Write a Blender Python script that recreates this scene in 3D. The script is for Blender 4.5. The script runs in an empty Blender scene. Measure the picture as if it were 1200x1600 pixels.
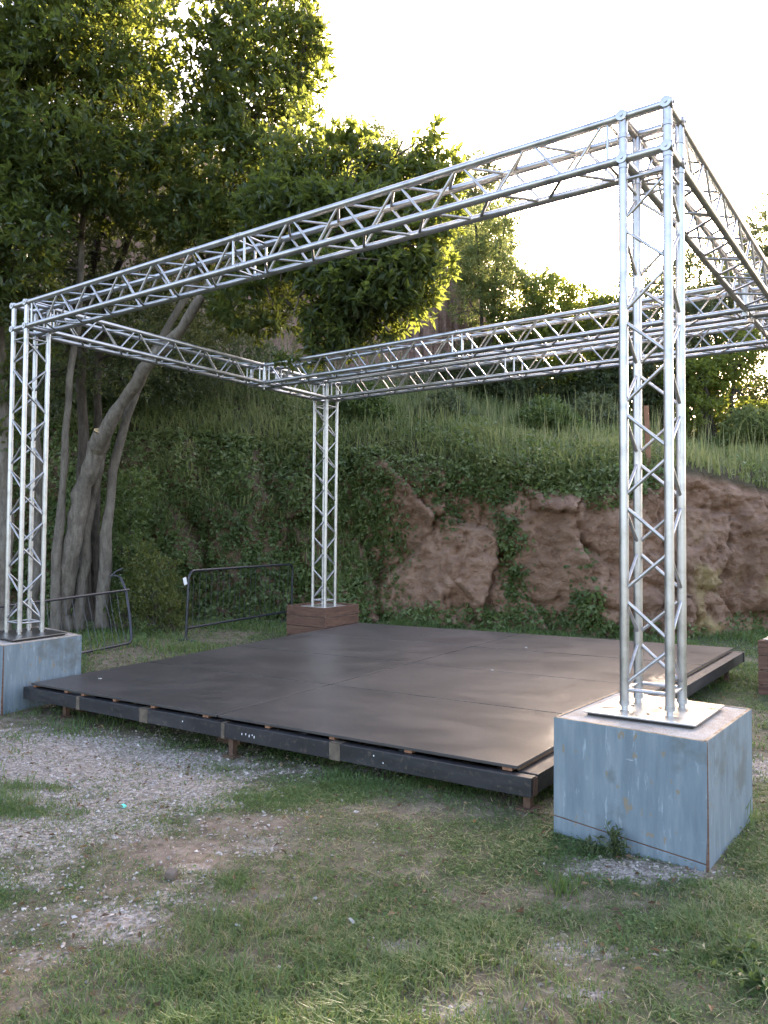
import bpy, bmesh, math, random
import numpy as np
from mathutils import Vector, Matrix

random.seed(7)
RNG = np.random.default_rng(7)
scene = bpy.context.scene
COL = scene.collection
R = math.radians

# ------------------------------------------------------------------ camera
F_PX, YAW, PITCH, ROLL = 1211.033, -0.6188, 0.0345, 0.0077
CAM = np.array([1.2698, -4.3387, 1.55])
_f = np.array([math.sin(YAW)*math.cos(PITCH), math.cos(YAW)*math.cos(PITCH), math.sin(PITCH)])
_r0 = np.array([math.cos(YAW), -math.sin(YAW), 0.0])
_u0 = np.cross(_r0, _f)
_r = _r0*math.cos(ROLL)+_u0*math.sin(ROLL)
_u = -_r0*math.sin(ROLL)+_u0*math.cos(ROLL)
cam_data = bpy.data.cameras.new('camera')
cam_data.sensor_width = 36.0
cam_data.sensor_fit = 'AUTO'
cam_data.lens = F_PX/1600.0*36.0
cam_data.clip_start = 0.05
cam_data.clip_end = 3000
cam = bpy.data.objects.new('camera', cam_data)
COL.objects.link(cam)
m = Matrix.Identity(4)
for i in range(3):
    m[i][0] = _r[i]; m[i][1] = _u[i]; m[i][2] = -_f[i]; m[i][3] = CAM[i]
cam.matrix_world = m
scene.camera = cam

# ------------------------------------------------------------------ world, sun, exposure
SUN_EL, SUN_AZ = R(22.75), R(-15.4)          # azimuth from +Y towards +X
world = bpy.data.worlds.new('World')
scene.world = world
world.use_nodes = True
wn = world.node_tree
wn.nodes.clear()
wo = wn.nodes.new('ShaderNodeOutputWorld')
bg = wn.nodes.new('ShaderNodeBackground')
sky = wn.nodes.new('ShaderNodeTexSky')
sky.sky_type = 'NISHITA'
sky.sun_disc = False
sky.sun_elevation = SUN_EL
sky.sun_rotation = SUN_AZ
sky.altitude = 100
sky.air_density = 1.0
sky.dust_density = 3.0
sky.ozone_density = 1.0
bg.inputs['Strength'].default_value = 0.15
wn.links.new(sky.outputs[0], bg.inputs['Color'])
wn.links.new(bg.outputs[0], wo.inputs['Surface'])

sun_d = bpy.data.lights.new('sun', 'SUN')
sun_d.energy = 4.4
sun_d.angle = R(0.6)
sun_d.color = (1.0, 0.90, 0.74)
sun = bpy.data.objects.new('sun', sun_d)
COL.objects.link(sun)
sdir = Vector((math.sin(SUN_AZ)*math.cos(SUN_EL), math.cos(SUN_AZ)*math.cos(SUN_EL), math.sin(SUN_EL)))
sun.rotation_euler = sdir.to_track_quat('Z', 'Y').to_euler()
sun.location = (0, 0, 30)

vs = scene.view_settings
vs.view_transform = 'Standard'
vs.look = 'None'
vs.exposure = 2.95
vs.gamma = 1.0
vs.use_white_balance = True
vs.white_balance_temperature = 7300
vs.white_balance_tint = 20
vs.use_curve_mapping = False
scene.cycles.max_bounces = 6
scene.cycles.diffuse_bounces = 3
scene.cycles.min_light_bounces = 0
scene.cycles.glossy_bounces = 3
scene.cycles.transmission_bounces = 3
scene.cycles.caustics_reflective = False
scene.cycles.caustics_refractive = False

# ------------------------------------------------------------------ survey helpers (site coordinates from the calibrated survey)
def ray(x, y): return _f+_r*(x-600)/F_PX-_u*(y-800)/F_PX
def at_z(x, y, z):
    d = ray(x, y); return CAM+d*(z-CAM[2])/d[2]
def at_d(x, y, D): return CAM+ray(x, y)*D
# terrain frame: a runs to the right along the bank, d runs away from the yard
RX = np.array([math.cos(YAW), -math.sin(YAW)]); FX = np.array([math.sin(YAW), math.cos(YAW)])
def site(a, d):
    a = np.asarray(a, float); d = np.asarray(d, float)
    return CAM[0]+RX[0]*a+FX[0]*d, CAM[1]+RX[1]*a+FX[1]*d

def _hash(ix, iy, iz, seed):
    n = (ix*374761393+iy*668265263+iz*2147483647+seed*974711) & 0xffffffff
    n = ((n ^ (n >> 13))*1274126177) & 0xffffffff
    n = ((n ^ (n >> 16))*2246822519) & 0xffffffff
    return ((n ^ (n >> 15)) & 0xffffff)/float(0xffffff)
def vnoise(x, y, z=0.0, scale=1.0, seed=0):
    x = np.asarray(x, float)*scale; y = np.asarray(y, float)*scale; z = np.asarray(z, float)*scale+np.zeros_like(x)
    xi = np.floor(x).astype(np.int64); yi = np.floor(y).astype(np.int64); zi = np.floor(z).astype(np.int64)
    fx = x-xi; fy = y-yi; fz = z-zi
    fx = fx*fx*(3-2*fx); fy = fy*fy*(3-2*fy); fz = fz*fz*(3-2*fz)
    v = 0
    for dx in (0, 1):
        for dy in (0, 1):
            for dz in (0, 1):
                w = (fx if dx else 1-fx)*(fy if dy else 1-fy)*(fz if dz else 1-fz)
                v = v+w*_hash(xi+dx, yi+dy, zi+dz, seed)
    return v
def fbm(x, y, z=0.0, scale=1.0, seed=0, octv=4, gain=.5):
    t = 0; a = 1; s = 0
    for k in range(octv):
        t = t+a*vnoise(x, y, z, scale*2**k, seed+k*17); s += a; a *= gain
    return t/s
def sstep(e0, e1, x):
    t = np.clip((np.asarray(x, float)-e0)/(e1-e0), 0, 1); return t*t*(3-2*t)

# ------------------------------------------------------------------ mesh helpers
def link(o, parent=None):
    COL.objects.link(o)
    if parent is not None: o.parent = parent
    return o
def new_mesh(name, V, faces, smooth=False):
    """V (n,3); faces = list of int arrays (m,k)"""
    me = bpy.data.meshes.new(name)
    V = np.asarray(V, np.float32)
    faces = [np.asarray(f, np.int32) for f in faces if len(f)]
    nl = sum(f.size for f in faces); nf = sum(len(f) for f in faces)
    me.vertices.add(len(V)); me.vertices.foreach_set('co', V.ravel())
    me.loops.add(nl); me.loops.foreach_set('vertex_index', np.concatenate([f.ravel() for f in faces]))
    me.polygons.add(nf)
    tot = np.concatenate([np.full(len(f), f.shape[1], np.int32) for f in faces])
    st = np.concatenate([[0], np.cumsum(tot)[:-1]]).astype(np.int32)
    me.polygons.foreach_set('loop_start', st)
    me.polygons.foreach_set('loop_total', tot)
    me.polygons.foreach_set('use_smooth', np.full(nf, bool(smooth)))
    me.update(calc_edges=True)
    return me
def mobj(name, me, mat=None, parent=None):
    if mat is not None and not me.materials: me.materials.append(mat)
    return link(bpy.data.objects.new(name, me), parent)
def fattr(me, name, vals, domain='FACE'):
    a = me.attributes.new(name, 'FLOAT', domain); a.data.foreach_set('value', np.asarray(vals, np.float32))
def tag(o, label=None, cat=None, group=None, kind=None):
    if label: o['label'] = label
    if cat: o['category'] = cat
    if group: o['group'] = group
    if kind: o['kind'] = kind
    return o
def empty(name, loc=(0, 0, 0), rz=0, parent=None):
    o = bpy.data.objects.new(name, None); o.empty_display_size = .1
    link(o, parent); o.location = loc; o.rotation_euler = (0, 0, rz); return o

class MB:
    """collects simple shapes into one mesh"""
    def __init__(s): s.V = []; s.Q = []; s.T = []; s.n = 0
    def add(s, V, Q=(), T=()):
        V = np.asarray(V, float)
        if len(Q): s.Q.append(np.asarray(Q, np.int64)+s.n)
        if len(T): s.T.append(np.asarray(T, np.int64)+s.n)
        s.V.append(V); s.n += len(V); return s
    def box(s, c, size, M=None):
        x, y, z = np.array(size)/2
        V = np.array([[-x,-y,-z],[x,-y,-z],[x,y,-z],[-x,y,-z],[-x,-y,z],[x,-y,z],[x,y,z],[-x,y,z]])
        if M is not None: V = V@np.array(M).T
        return s.add(V+np.array(c), [[0,3,2,1],[4,5,6,7],[0,1,5,4],[1,2,6,5],[2,3,7,6],[3,0,4,7]])
    def hexa(s, bot, top):
        return s.add(np.array(list(bot)+list(top)), [[0,3,2,1],[4,5,6,7],[0,1,5,4],[1,2,6,5],[2,3,7,6],[3,0,4,7]])
    def tube(s, pts, rad, seg=8, cap=True):
        pts = np.asarray(pts, float); n = len(pts)
        rad = np.full(n, rad) if np.isscalar(rad) else np.asarray(rad, float)
        tang = np.gradient(pts, axis=0) if n > 2 else np.repeat((pts[1]-pts[0])[None], 2, 0)
        tang /= np.linalg.norm(tang, axis=1)[:, None]+1e-12
        up = np.array([0, 0, 1.]) if abs(tang[0][2]) < .9 else np.array([1., 0, 0])
        b = np.cross(tang[0], up); b /= np.linalg.norm(b)
        V = []
        an = np.linspace(0, 2*math.pi, seg, endpoint=False)
        for i in range(n):
            b = b-tang[i]*(b@tang[i]); b /= np.linalg.norm(b)
            c = np.cross(tang[i], b)
            V.append(pts[i]+rad[i]*(np.cos(an)[:, None]*b+np.sin(an)[:, None]*c))
        V = np.concatenate(V)
        Q = []; T = []
        for i in range(n-1):
            for k in range(seg):
                k2 = (k+1) % seg
                Q.append([i*seg+k, i*seg+k2, (i+1)*seg+k2, (i+1)*seg+k])
        if cap:
            V = np.vstack([V, pts[0], pts[-1]])
            for k in range(seg):
                k2 = (k+1) % seg
                T.append([n*seg, k2, k]); T.append([n*seg+1, (n-1)*seg+k, (n-1)*seg+k2])
        return s.add(V, Q, T)
    def mesh(s, name, smooth=False):
        return new_mesh(name, np.concatenate(s.V), [np.concatenate(s.Q) if s.Q else [], np.concatenate(s.T) if s.T else []], smooth)
    def build(s, name, mat, parent=None, smooth=False, bevel=0):
        me = s.mesh(name, False)
        if bevel: bevel_mesh(me, bevel)
        if smooth: smooth_mesh(me)
        return mobj(name, me, mat, parent)
def bevel_mesh(me, w, seg=2):
    bm = bmesh.new(); bm.from_mesh(me)
    bmesh.ops.bevel(bm, geom=[e for e in bm.edges if len(e.link_faces) == 2 and e.calc_face_angle(0) > .6], offset=w, segments=seg, affect='EDGES', profile=.6)
    bm.to_mesh(me); bm.free()
def smooth_mesh(me, ang=40):
    me.polygons.foreach_set('use_smooth', np.ones(len(me.polygons), bool))
    me.set_sharp_from_angle(angle=R(ang))

# ------------------------------------------------------------------ material helpers
class NT:
    def __init__(s, name):
        s.m = bpy.data.materials.new(name); s.m.use_nodes = True
        s.t = s.m.node_tree; s.t.nodes.clear()
        s.out = s.n('ShaderNodeOutputMaterial')
    def n(s, typ, **kw):
        nd = s.t.nodes.new(typ)
        for k, v in kw.items(): setattr(nd, k, v)
        return nd
    def l(s, a, b): s.t.links.new(a, b)
    def val(s, sock, v):
        if hasattr(v, 'is_linked') or isinstance(v, bpy.types.NodeSocket): s.l(v, sock)
        else: sock.default_value = v
    def coord(s, kind='Object'): return s.n('ShaderNodeTexCoord').outputs[kind]
    def mapping(s, vec, scale=(1, 1, 1), loc=(0, 0, 0)):
        nd = s.n('ShaderNodeMapping'); s.l(vec, nd.inputs[0]); nd.inputs['Scale'].default_value = scale; nd.inputs['Location'].default_value = loc
        return nd.outputs[0]
    def noise(s, vec, scale=5, detail=4, rough=.55, dist=0):
        nd = s.n('ShaderNodeTexNoise'); s.l(vec, nd.inputs['Vector']); nd.inputs['Scale'].default_value = scale
        nd.inputs['Detail'].default_value = detail; nd.inputs['Roughness'].default_value = rough; nd.inputs['Distortion'].default_value = dist
        return nd.outputs['Fac']
    def ramp(s, fac, stops, interp='LINEAR'):
        nd = s.n('ShaderNodeValToRGB'); s.val(nd.inputs[0], fac)
        e = nd.color_ramp; e.interpolation = interp
        while len(e.elements) < len(stops): e.elements.new(.5)
        for el, (p, c) in zip(e.elements, stops):
            el.position = p; el.color = (c, c, c, 1) if np.isscalar(c) else (*c, 1)
        return nd.outputs[0]
    def mix(s, fac, a, b, mode='MIX'):
        nd = s.n('ShaderNodeMix', data_type='RGBA', blend_type=mode)
        s.val(nd.inputs['Factor'], fac)
        for sk, v in ((nd.inputs['A'], a), (nd.inputs['B'], b)):
            if isinstance(v, tuple): sk.default_value = (*v, 1) if len(v) == 3 else v
            else: s.l(v, sk)
        return nd.outputs['Result']
    def math(s, op, a, b=0.0, clamp=False):
        nd = s.n('ShaderNodeMath', operation=op, use_clamp=clamp); s.val(nd.inputs[0], a); s.val(nd.inputs[1], b); return nd.outputs[0]
    def bump(s, h, strength=.3, dist=.01, normal=None):
        nd = s.n('ShaderNodeBump'); s.l(h, nd.inputs['Height']); nd.inputs['Strength'].default_value = strength; nd.inputs['Distance'].default_value = dist
        if normal is not None: s.l(normal, nd.inputs['Normal'])
        return nd.outputs[0]
    def attr(s, name): return s.n('ShaderNodeAttribute', attribute_name=name).outputs['Fac']
    def principled(s, color, rough=.6, metal=0.0, normal=None, spec=.5, finish=True):
        b = s.n('ShaderNodeBsdfPrincipled')
        c = b.inputs['Base Color']
        if isinstance(color, tuple): c.default_value = (*color, 1)
        else: s.l(color, c)
        s.val(b.inputs['Roughness'], rough); s.val(b.inputs['Metallic'], metal)
        b.inputs['Specular IOR Level'].default_value = spec
        if normal is not None: s.l(normal, b.inputs['Normal'])
        if finish: s.l(b.outputs[0], s.out.inputs['Surface'])
        return b
MAT = {}
def mat_aluminium(name, base=.42, tint=(1, 1, 1), rough=.36):
    t = NT(name); v = t.coord()
    n1 = t.noise(v, 9, 5, .6); n2 = t.noise(v, 70, 3, .6)
    c = t.ramp(n1, [(.25, tuple(base*.6*k for k in tint)), (.5, tuple(base*k for k in tint)), (.8, tuple(min(1, base*1.18*k) for k in tint))])
    c = t.mix(t.ramp(n2, [(.62, 0.0), (.74, .35)]), c, (.28, .27, .26))
    r = t.math('ADD', t.math('MULTIPLY', n1, .25), rough-.12)
    t.principled(c, r, .92, t.bump(n2, .05, .002)); return t.m
MAT['alu'] = mat_aluminium('aluminium_tube')
MAT['alu_plate'] = mat_aluminium('aluminium_plate', .5, (1, .98, .94), .30)
MAT['reflect_plate'] = mat_aluminium('plate_tree_reflection', .16, (1, .97, .93), .34)  # reflection of the trees painted into the left plate as a dark base colour

def mat_blue_ply():
    t = NT('weathered_blue_paint'); v = t.coord()
    st = t.mapping(v, (6, 6, .9))
    n1 = t.noise(st, 3.2, 6, .62); n2 = t.noise(v, 3.0, 5, .6); n3 = t.noise(t.mapping(v, (14, 14, 2.2), (3, 1, 0)), 2.5, 5, .65)
    c = t.ramp(n1, [(.28, (.105, .142, .166)), (.5, (.140, .184, .208)), (.72, (.185, .228, .248))])
    c = t.mix(t.ramp(n3, [(.60, 0.0), (.70, .6)]), c, (.31, .375, .41))            # pale runs
    c = t.mix(t.ramp(t.noise(t.mapping(v, (1.6, 1.6, 22), (0, 3, 1)), 3.0, 3, .6, .8), [(.70, 0.0), (.74, .5)]), c, (.36, .41, .43))   # scratches
    c = t.mix(t.ramp(n2, [(.34, .8), (.44, 0.0)]), c, (.095, .108, .105))            # grey grime
    sp = t.noise(t.mapping(v, (9, 9, 5), (5, 2, 1)), 3.0, 3, .5)
    c = t.mix(t.ramp(sp, [(.66, 0.0), (.70, .85)]), c, (.20, .16, .11))            # bare wood chips
    t.principled(c, .62, 0, t.bump(n3, .12, .004), .35); return t.m
MAT['blue'] = mat_blue_ply()
def mat_bare_edge():
    t = NT('bare_plywood_edge'); v = t.coord()
    n = t.noise(v, 14, 5, .6)
    t.principled(t.ramp(n, [(.3, (.16, .10, .06)), (.5, (.33, .24, .15)), (.75, (.45, .38, .29))]), .8, 0, t.bump(n, .3, .004)); return t.m
MAT['edge'] = mat_bare_edge()
def mat_block_top():
    t = NT('gritty_block_top'); v = t.coord()
    n = t.noise(v, 5, 6, .65); g = t.noise(v, 160, 2, .6)
    c = t.ramp(n, [(.3, (.22, .14, .08)), (.5, (.36, .30, .24)), (.7, (.42, .40, .37))])
    c = t.mix(t.ramp(g, [(.42, 0.0), (.6, .5)]), c, (.5, .48, .46))
    t.principled(c, .85, 0, t.bump(g, .6, .006)); return t.m
MAT['block_top'] = mat_block_top()
def mat_plank(name, dark, mid, lite, axis=(1, 1, 9)):
    t = NT(name); v = t.coord()
    oi = t.n('ShaderNodeObjectInfo').outputs['Random']
    va = t.n('ShaderNodeVectorMath', operation='ADD'); t.l(v, va.inputs[0])
    cb = t.n('ShaderNodeCombineXYZ'); t.l(t.math('MULTIPLY', oi, 37.0), cb.inputs[0]); t.l(t.math('MULTIPLY', oi, 11.0), cb.inputs[2]); t.l(cb.outputs[0], va.inputs[1])
    n = t.noise(t.mapping(va.outputs[0], axis), 3.5, 6, .65, .6)
    n2 = t.noise(va.outputs[0], 6, 4, .6)
    c = t.ramp(n, [(.28, dark), (.5, mid), (.75, lite)])
    c = t.mix(t.ramp(n2, [(.55, 0.0), (.75, .5)]), c, tuple(k*.55 for k in dark))
    c = t.mix(t.math('MULTIPLY', oi, .35), c, tuple(k*.7 for k in mid))
    t.principled(c, .75, 0, t.bump(n, .35, .006), .3); return t.m
MAT['crate'] = mat_plank('reddish_timber', (.045, .022, .015), (.115, .058, .038), (.20, .115, .075), (1.2, 1.2, 12))
MAT['raw_wood'] = mat_plank('raw_timber', (.14, .085, .05), (.30, .20, .125), (.44, .33, .23), (3, 3, 3))
MAT['stake'] = mat_plank('stake_timber', (.16, .07, .04), (.29, .14, .08), (.36, .2, .13), (8, 8, 1))
def mat_black_frame():
    t = NT('worn_black_paint'); v = t.coord()
    n = t.noise(t.mapping(v, (1, 1, 5)), 3, 6, .65); n2 = t.noise(v, 26, 4, .65)
    c = t.ramp(n, [(.3, (.008, .008, .010)), (.55, (.015, .0155, .018)), (.8, (.035, .033, .031))])
    c = t.mix(t.ramp(n2, [(.56, 0.0), (.68, .6)]), c, (.085, .066, .05))
    t.principled(c, t.ramp(n, [(.3, .42), (.7, .62)]), 0, t.bump(n2, .15, .003), .5); return t.m
MAT['frame'] = mat_black_frame()
def mat_rust():
    t = NT('rusty_steel'); v = t.coord(); n = t.noise(v, 24, 5, .65)
    t.principled(t.ramp(n, [(.3, (.045, .026, .018)), (.6, (.12, .065, .04)), (.8, (.19, .11, .07))]), .85, .1, t.bump(n, .4, .004)); return t.m
MAT['rust'] = mat_rust()
def mat_tape():
    t = NT('brown_tape'); v = t.coord(); n = t.noise(v, 20, 4, .6)
    t.principled(t.ramp(n, [(.3, (.055, .042, .030)), (.7, (.13, .10, .072))]), .6); return t.m
MAT['tape'] = mat_tape()
def mat_deck():
    t = NT('film_faced_plywood'); v = t.coord()
    oi = t.n('ShaderNodeObjectInfo').outputs['Random']
    n = t.noise(v, 1.1, 6, .62, .4); n2 = t.noise(t.mapping(v, (1, 1.5, 1)), 2.0, 6, .62, .3); n3 = t.noise(v, 45, 3, .6)
    scr = t.noise(t.mapping(v, (2.2, 14, 1), (4, 0, 0)), 3.0, 4, .6, 1.2)
    c = t.ramp(n, [(.28, (.036, .0335, .033)), (.5, (.046, .0425, .0415)), (.75, (.058, .0535, .0515))])
    c = t.mix(t.ramp(n2, [(.38, 0.0), (.78, .42)]), c, (.088, .079, .073))                     # dust
    c = t.mix(t.ramp(scr, [(.68, 0.0), (.74, .28)]), c, (.16, .145, .135))                      # scuffs
    c = t.mix(t.math('MULTIPLY', oi, .06), c, (.05, .046, .045))
    # anti-slip wire-mesh print
    def stripes(ang):
        mp = t.n('ShaderNodeMapping'); t.l(v, mp.inputs[0]); mp.inputs['Rotation'].default_value = (0, 0, ang)
        w = t.n('ShaderNodeTexWave'); w.inputs['Scale'].default_value = 28; w.inputs['Distortion'].default_value = 0
        t.l(mp.outputs[0], w.inputs['Vector']); return w.outputs['Fac']
    grid = t.math('MULTIPLY', stripes(0.0), stripes(R(90)))
    h = t.math('ADD', grid, t.math('MULTIPLY', n3, .5))
    rough = t.math('ADD', t.ramp(n2, [(.3, .27), (.7, .37)]), t.math('MULTIPLY', n3, .08))
    t.principled(c, rough, 0, t.bump(h, .10, .0014), .42); return t.m
MAT['deck'] = mat_deck()
MAT['deck_edge'] = MAT['edge']
def simple(name, col, rough=.5, metal=0.0, sc=20, var=.3):
    t = NT(name); n = t.noise(t.coord(), sc, 4, .6)
    t.principled(t.ramp(n, [(.3, tuple(k*(1-var) for k in col)), (.7, tuple(min(1, k*(1+var)) for k in col))]), rough, metal, t.bump(n, .1, .003)); return t.m
MAT['barrier'] = simple('dark_barrier_paint', (.030, .032, .040), .42, .3, 30, .4)
MAT['wire'] = simple('barrier_rod', (.05, .052, .06), .5, .3, 30, .3)
MAT['white_plastic'] = simple('white_plastic', (.75, .76, .78), .5, 0, 8, .08)
MAT['dull_paper'] = simple('dull_paper', (.36, .35, .33), .8, 0, 40, .25)
MAT['turquoise'] = simple('turquoise_plastic', (.10, .62, .50), .4, 0, 8, .1)
MAT['rubber'] = simple('black_rubber', (.02, .02, .02), .7)

def mat_leaf(name, stops, transl=(.35, .45, .06), tf=.42, rough=.42):
    t = NT(name); a = t.attr('rnd')
    c = t.ramp(a, stops)
    p = t.principled(c, rough, 0, None, .4, finish=False)
    tr = t.n('ShaderNodeBsdfTranslucent')
    tc = t.mix(.5, c, transl, 'MIX'); t.l(tc, tr.inputs['Color'])
    mx = t.n('ShaderNodeMixShader'); mx.inputs[0].default_value = tf
    t.l(p.outputs[0], mx.inputs[1]); t.l(tr.outputs[0], mx.inputs[2]); t.l(mx.outputs[0], t.out.inputs['Surface'])
    return t.m
MAT['laurel'] = mat_leaf('laurel_leaf', [(0, (.020, .037, .018)), (.5, (.035, .058, .026)), (.93, (.066, .096, .038)), (.995, (.10, .12, .04)), (1.0, (.40, .17, .02))], (.55, .62, .08), .42)
MAT['olive'] = mat_leaf('grey_green_leaf', [(0, (.060, .080, .045)), (.6, (.095, .115, .062)), (1, (.15, .165, .09))], (.36, .40, .14), .42)
MAT['light_leaf'] = mat_leaf('light_green_leaf', [(0, (.07, .10, .026)), (.6, (.11, .145, .036)), (1, (.17, .195, .05))], (.55, .60, .08), .52)
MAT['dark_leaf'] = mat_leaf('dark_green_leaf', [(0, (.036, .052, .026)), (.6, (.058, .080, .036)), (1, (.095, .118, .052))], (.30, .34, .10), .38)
MAT['ivy'] = mat_leaf('ivy_leaf', [(0, (.046, .076, .026)), (.55, (.088, .132, .042)), (.9, (.135, .18, .062)), (1, (.20, .23, .095))], (.26, .36, .08), .35)
MAT['rim'] = mat_leaf('rim_weed_leaf', [(0, (.075, .10, .035)), (.6, (.12, .155, .05)), (1, (.20, .22, .09))], (.40, .46, .14), .42)
MAT['shrub'] = mat_leaf('yellow_green_leaf', [(0, (.042, .060, .018)), (.6, (.075, .095, .026)), (1, (.15, .145, .04))], (.32, .36, .07), .38)
MAT['grass'] = mat_leaf('lawn_blade', [(0, (.040, .088, .026)), (.45, (.076, .140, .040)), (.72, (.13, .19, .062)), (.84, (.22, .195, .098)), (1, (.35, .295, .18))], (.36, .46, .11), .38, .5)
MAT['tall'] = mat_leaf('tall_grass_blade', [(0, (.085, .115, .040)), (.5, (.155, .19, .07)), (.8, (.22, .24, .10)), (1, (.38, .33, .18))], (.46, .50, .18), .45, .5)

def mat_bark(name, a, b, c_):
    t = NT(name); v = t.coord()
    n = t.noise(t.mapping(v, (5, 5, 1.4)), 3, 7, .68, .5); n2 = t.noise(v, 2.3, 4, .6)
    c = t.ramp(n, [(.28, a), (.5, b), (.75, c_)])
    c = t.mix(t.ramp(n2, [(.50, 0.0), (.66, .6)]), c, tuple(k*.42 for k in b))
    n4 = t.noise(t.mapping(v, (1, 1, .7), (7, 2, 0)), 7, 5, .7); c = t.mix(t.ramp(n4, [(.60, 0.0), (.70, .55)]), c, (.21, .205, .17))
    n5 = t.noise(t.mapping(v, (9, 9, 30)), 2.0, 3, .6); c = t.mix(t.ramp(n5, [(.62, 0.0), (.72, .5)]), c, tuple(k*.45 for k in a))
    t.principled(c, .88, 0, t.bump(n5, .5, .01, t.bump(n, .9, .03)), .25); return t.m
MAT['bark'] = mat_bark('pale_smooth_bark', (.065, .053, .041), (.15, .128, .104), (.235, .207, .172))
MAT['bark_dark'] = mat_bark('dark_bark', (.03, .024, .018), (.07, .056, .044), (.12, .10, .08))
MAT['cut_wood'] = simple('fresh_cut_wood', (.52, .36, .19), .8, 0, 14, .2)

def mat_rock():
    t = NT('reddish_tuff_rock'); v = t.coord()
    n = t.noise(v, .55, 6, .62, .3); n2 = t.noise(t.mapping(v, (1, 1, 2.2)), 2.6, 8, .7, .4); n3 = t.noise(v, 16, 6, .7)
    c = t.ramp(n2, [(.25, (.125, .070, .046)), (.42, (.255, .150, .100)), (.60, (.335, .212, .148)), (.85, (.45, .33, .245))])
    c = t.mix(t.ramp(n, [(.35, .5), (.55, 0.0)]), c, (.17, .10, .07))
    soil = t.attr('soil'); c = t.mix(soil, c, (.075, .060, .035))
    ochre = t.attr('ochre'); o2 = t.math('MULTIPLY', ochre, t.ramp(n3, [(.35, .35), (.6, 1.0)]))
    c = t.mix(o2, c, (.34, .26, .12))
    clf = t.attr('cliff'); c = t.mix(t.math('MULTIPLY', clf, .7), c, t.ramp(n2, [(.3, (.24, .14, .105)), (.7, (.42, .28, .22))]))
    vo = t.n('ShaderNodeTexVoronoi', feature='DISTANCE_TO_EDGE'); vo.inputs['Scale'].default_value = 1.7; wp = t.n('ShaderNodeVectorMath', operation='ADD'); t.l(v, wp.inputs[0]); nz = t.n('ShaderNodeTexNoise'); nz.inputs['Scale'].default_value = 1.6; nz.inputs['Detail'].default_value = 6; t.l(v, nz.inputs['Vector']); t.l(nz.outputs['Color'], wp.inputs[1]); t.l(wp.outputs[0], vo.inputs['Vector'])
    crk = t.ramp(vo.outputs['Distance'], [(0.0, 0.0), (.035, 1.0)])
    b = t.bump(n2, .9, .14); b = t.bump(n3, .7, .04, b); b = t.bump(crk, .5, .05, b)
    t.principled(c, .92, 0, b, .2); return t.m
MAT['rock'] = mat_rock()
def mat_ground():
    t = NT('yard_earth'); v = t.coord()
    n = t.noise(v, 1.3, 6, .62); n2 = t.noise(v, 9, 6, .7); n3 = t.noise(v, 75, 4, .7)
    soil = t.ramp(n2, [(.28, (.085, .060, .042)), (.5, (.17, .127, .094)), (.75, (.29, .23, .18))])
    turf = t.ramp(n2, [(.3, (.038, .046, .022)), (.6, (.065, .076, .036)), (.8, (.125, .115, .065))])
    vo = t.n('ShaderNodeTexVoronoi'); vo.inputs['Scale'].default_value = 62; t.l(v, vo.inputs['Vector'])
    bw = t.n('ShaderNodeRGBToBW'); t.l(vo.outputs['Color'], bw.inputs[0])
    grav = t.ramp(bw.outputs[0], [(.1, (.14, .112, .090)), (.5, (.255, .213, .178)), (.9, (.39, .34, .295))])
    gm = t.attr('gravel'); gr = t.attr('turf')
    c = t.mix(gr, soil, turf)
    jag = t.math('ADD', gm, t.math('MULTIPLY', t.math('SUBTRACT', n2, .5), .7))
    gmask = t.ramp(jag, [(.38, 0.0), (.58, 1.0)])
    c = t.mix(gmask, c, grav)
    h = t.math('ADD', t.math('MULTIPLY', n3, .6), t.math('MULTIPLY', t.math('SUBTRACT', 1.0, vo.outputs['Distance']), t.math('MULTIPLY', gmask, .9)))
    b = t.bump(n2, .5, .03); b = t.bump(h, .6, .012, b)
    t.principled(c, .95, 0, b, .2); return t.m
MAT['ground'] = mat_ground()
def mat_pebble():
    t = NT('pale_pebble'); a = t.attr('rnd'); n = t.noise(t.coord(), 90, 3, .6)
    c = t.ramp(a, [(0, (.17, .135, .11)), (.4, (.29, .245, .21)), (.8, (.43, .385, .345)), (1, (.50, .46, .42))])
    c = t.mix(t.math('MULTIPLY', n, .35), c, (.2, .16, .12))
    t.principled(c, .85, 0, None, .3); return t.m
MAT['pebble'] = mat_pebble()

# ================================================================== STRUCTURE: ground
def gp(x, y): return at_z(x, y, 0.0)[:2]
GRAVEL = [(30, 1150, 1.2, .5, .9), (20, 1240, .9, .5, 1.0), (330, 1240, .4, .15, .5), (120, 1260, .7, .3, .9), (90, 1420, .4, .14, .6), (180, 1460, .35, .12, .7), (30, 1380, .4, .2, .6), (340, 1380, .3, .12, .6),   # survey points of gravel and bare spots: x, y, half-length, half-width (m), weight
    (60, 1200, 1.35, .75, 1.0), (190, 1235, .95, .55, .95), (20, 1300, .7, .42, .95), (250, 1170, 1.0, .42, .8), (110, 1160, 1.1, .5, .85),
    (150, 1290, .6, .25, .75), (60, 1340, .45, .22, .6), (520, 1195, .6, .2, .55), (430, 1180, .6, .2, .5), (585, 1200, .3, .14, .45),
    (980, 1362, .30, .14, .95), (900, 1345, .16, .07, .6), (1075, 1365, .22, .09, .8), (905, 1490, .22, .10, .7), (920, 1560, .16, .07, .75), (700, 1480, .14, .07, .5),
    (610, 1490, .18, .08, .75), (715, 1590, .2, .07, .7), (225, 1430, .3, .14, .8), (280, 1405, .25, .12, .75), (130, 1490, .3, .1, .6), (60, 1500, .25, .1, .5),
    (390, 1330, .35, .14, .5), (430, 1310, .3, .12, .5), (1185, 1205, .5, .3, .8), (370, 1560, .2, .08, .55), (460, 1590, .2, .08, .5), (290, 1360, .3, .12, .5), (540, 1560, .2, .1, .45)]
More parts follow.
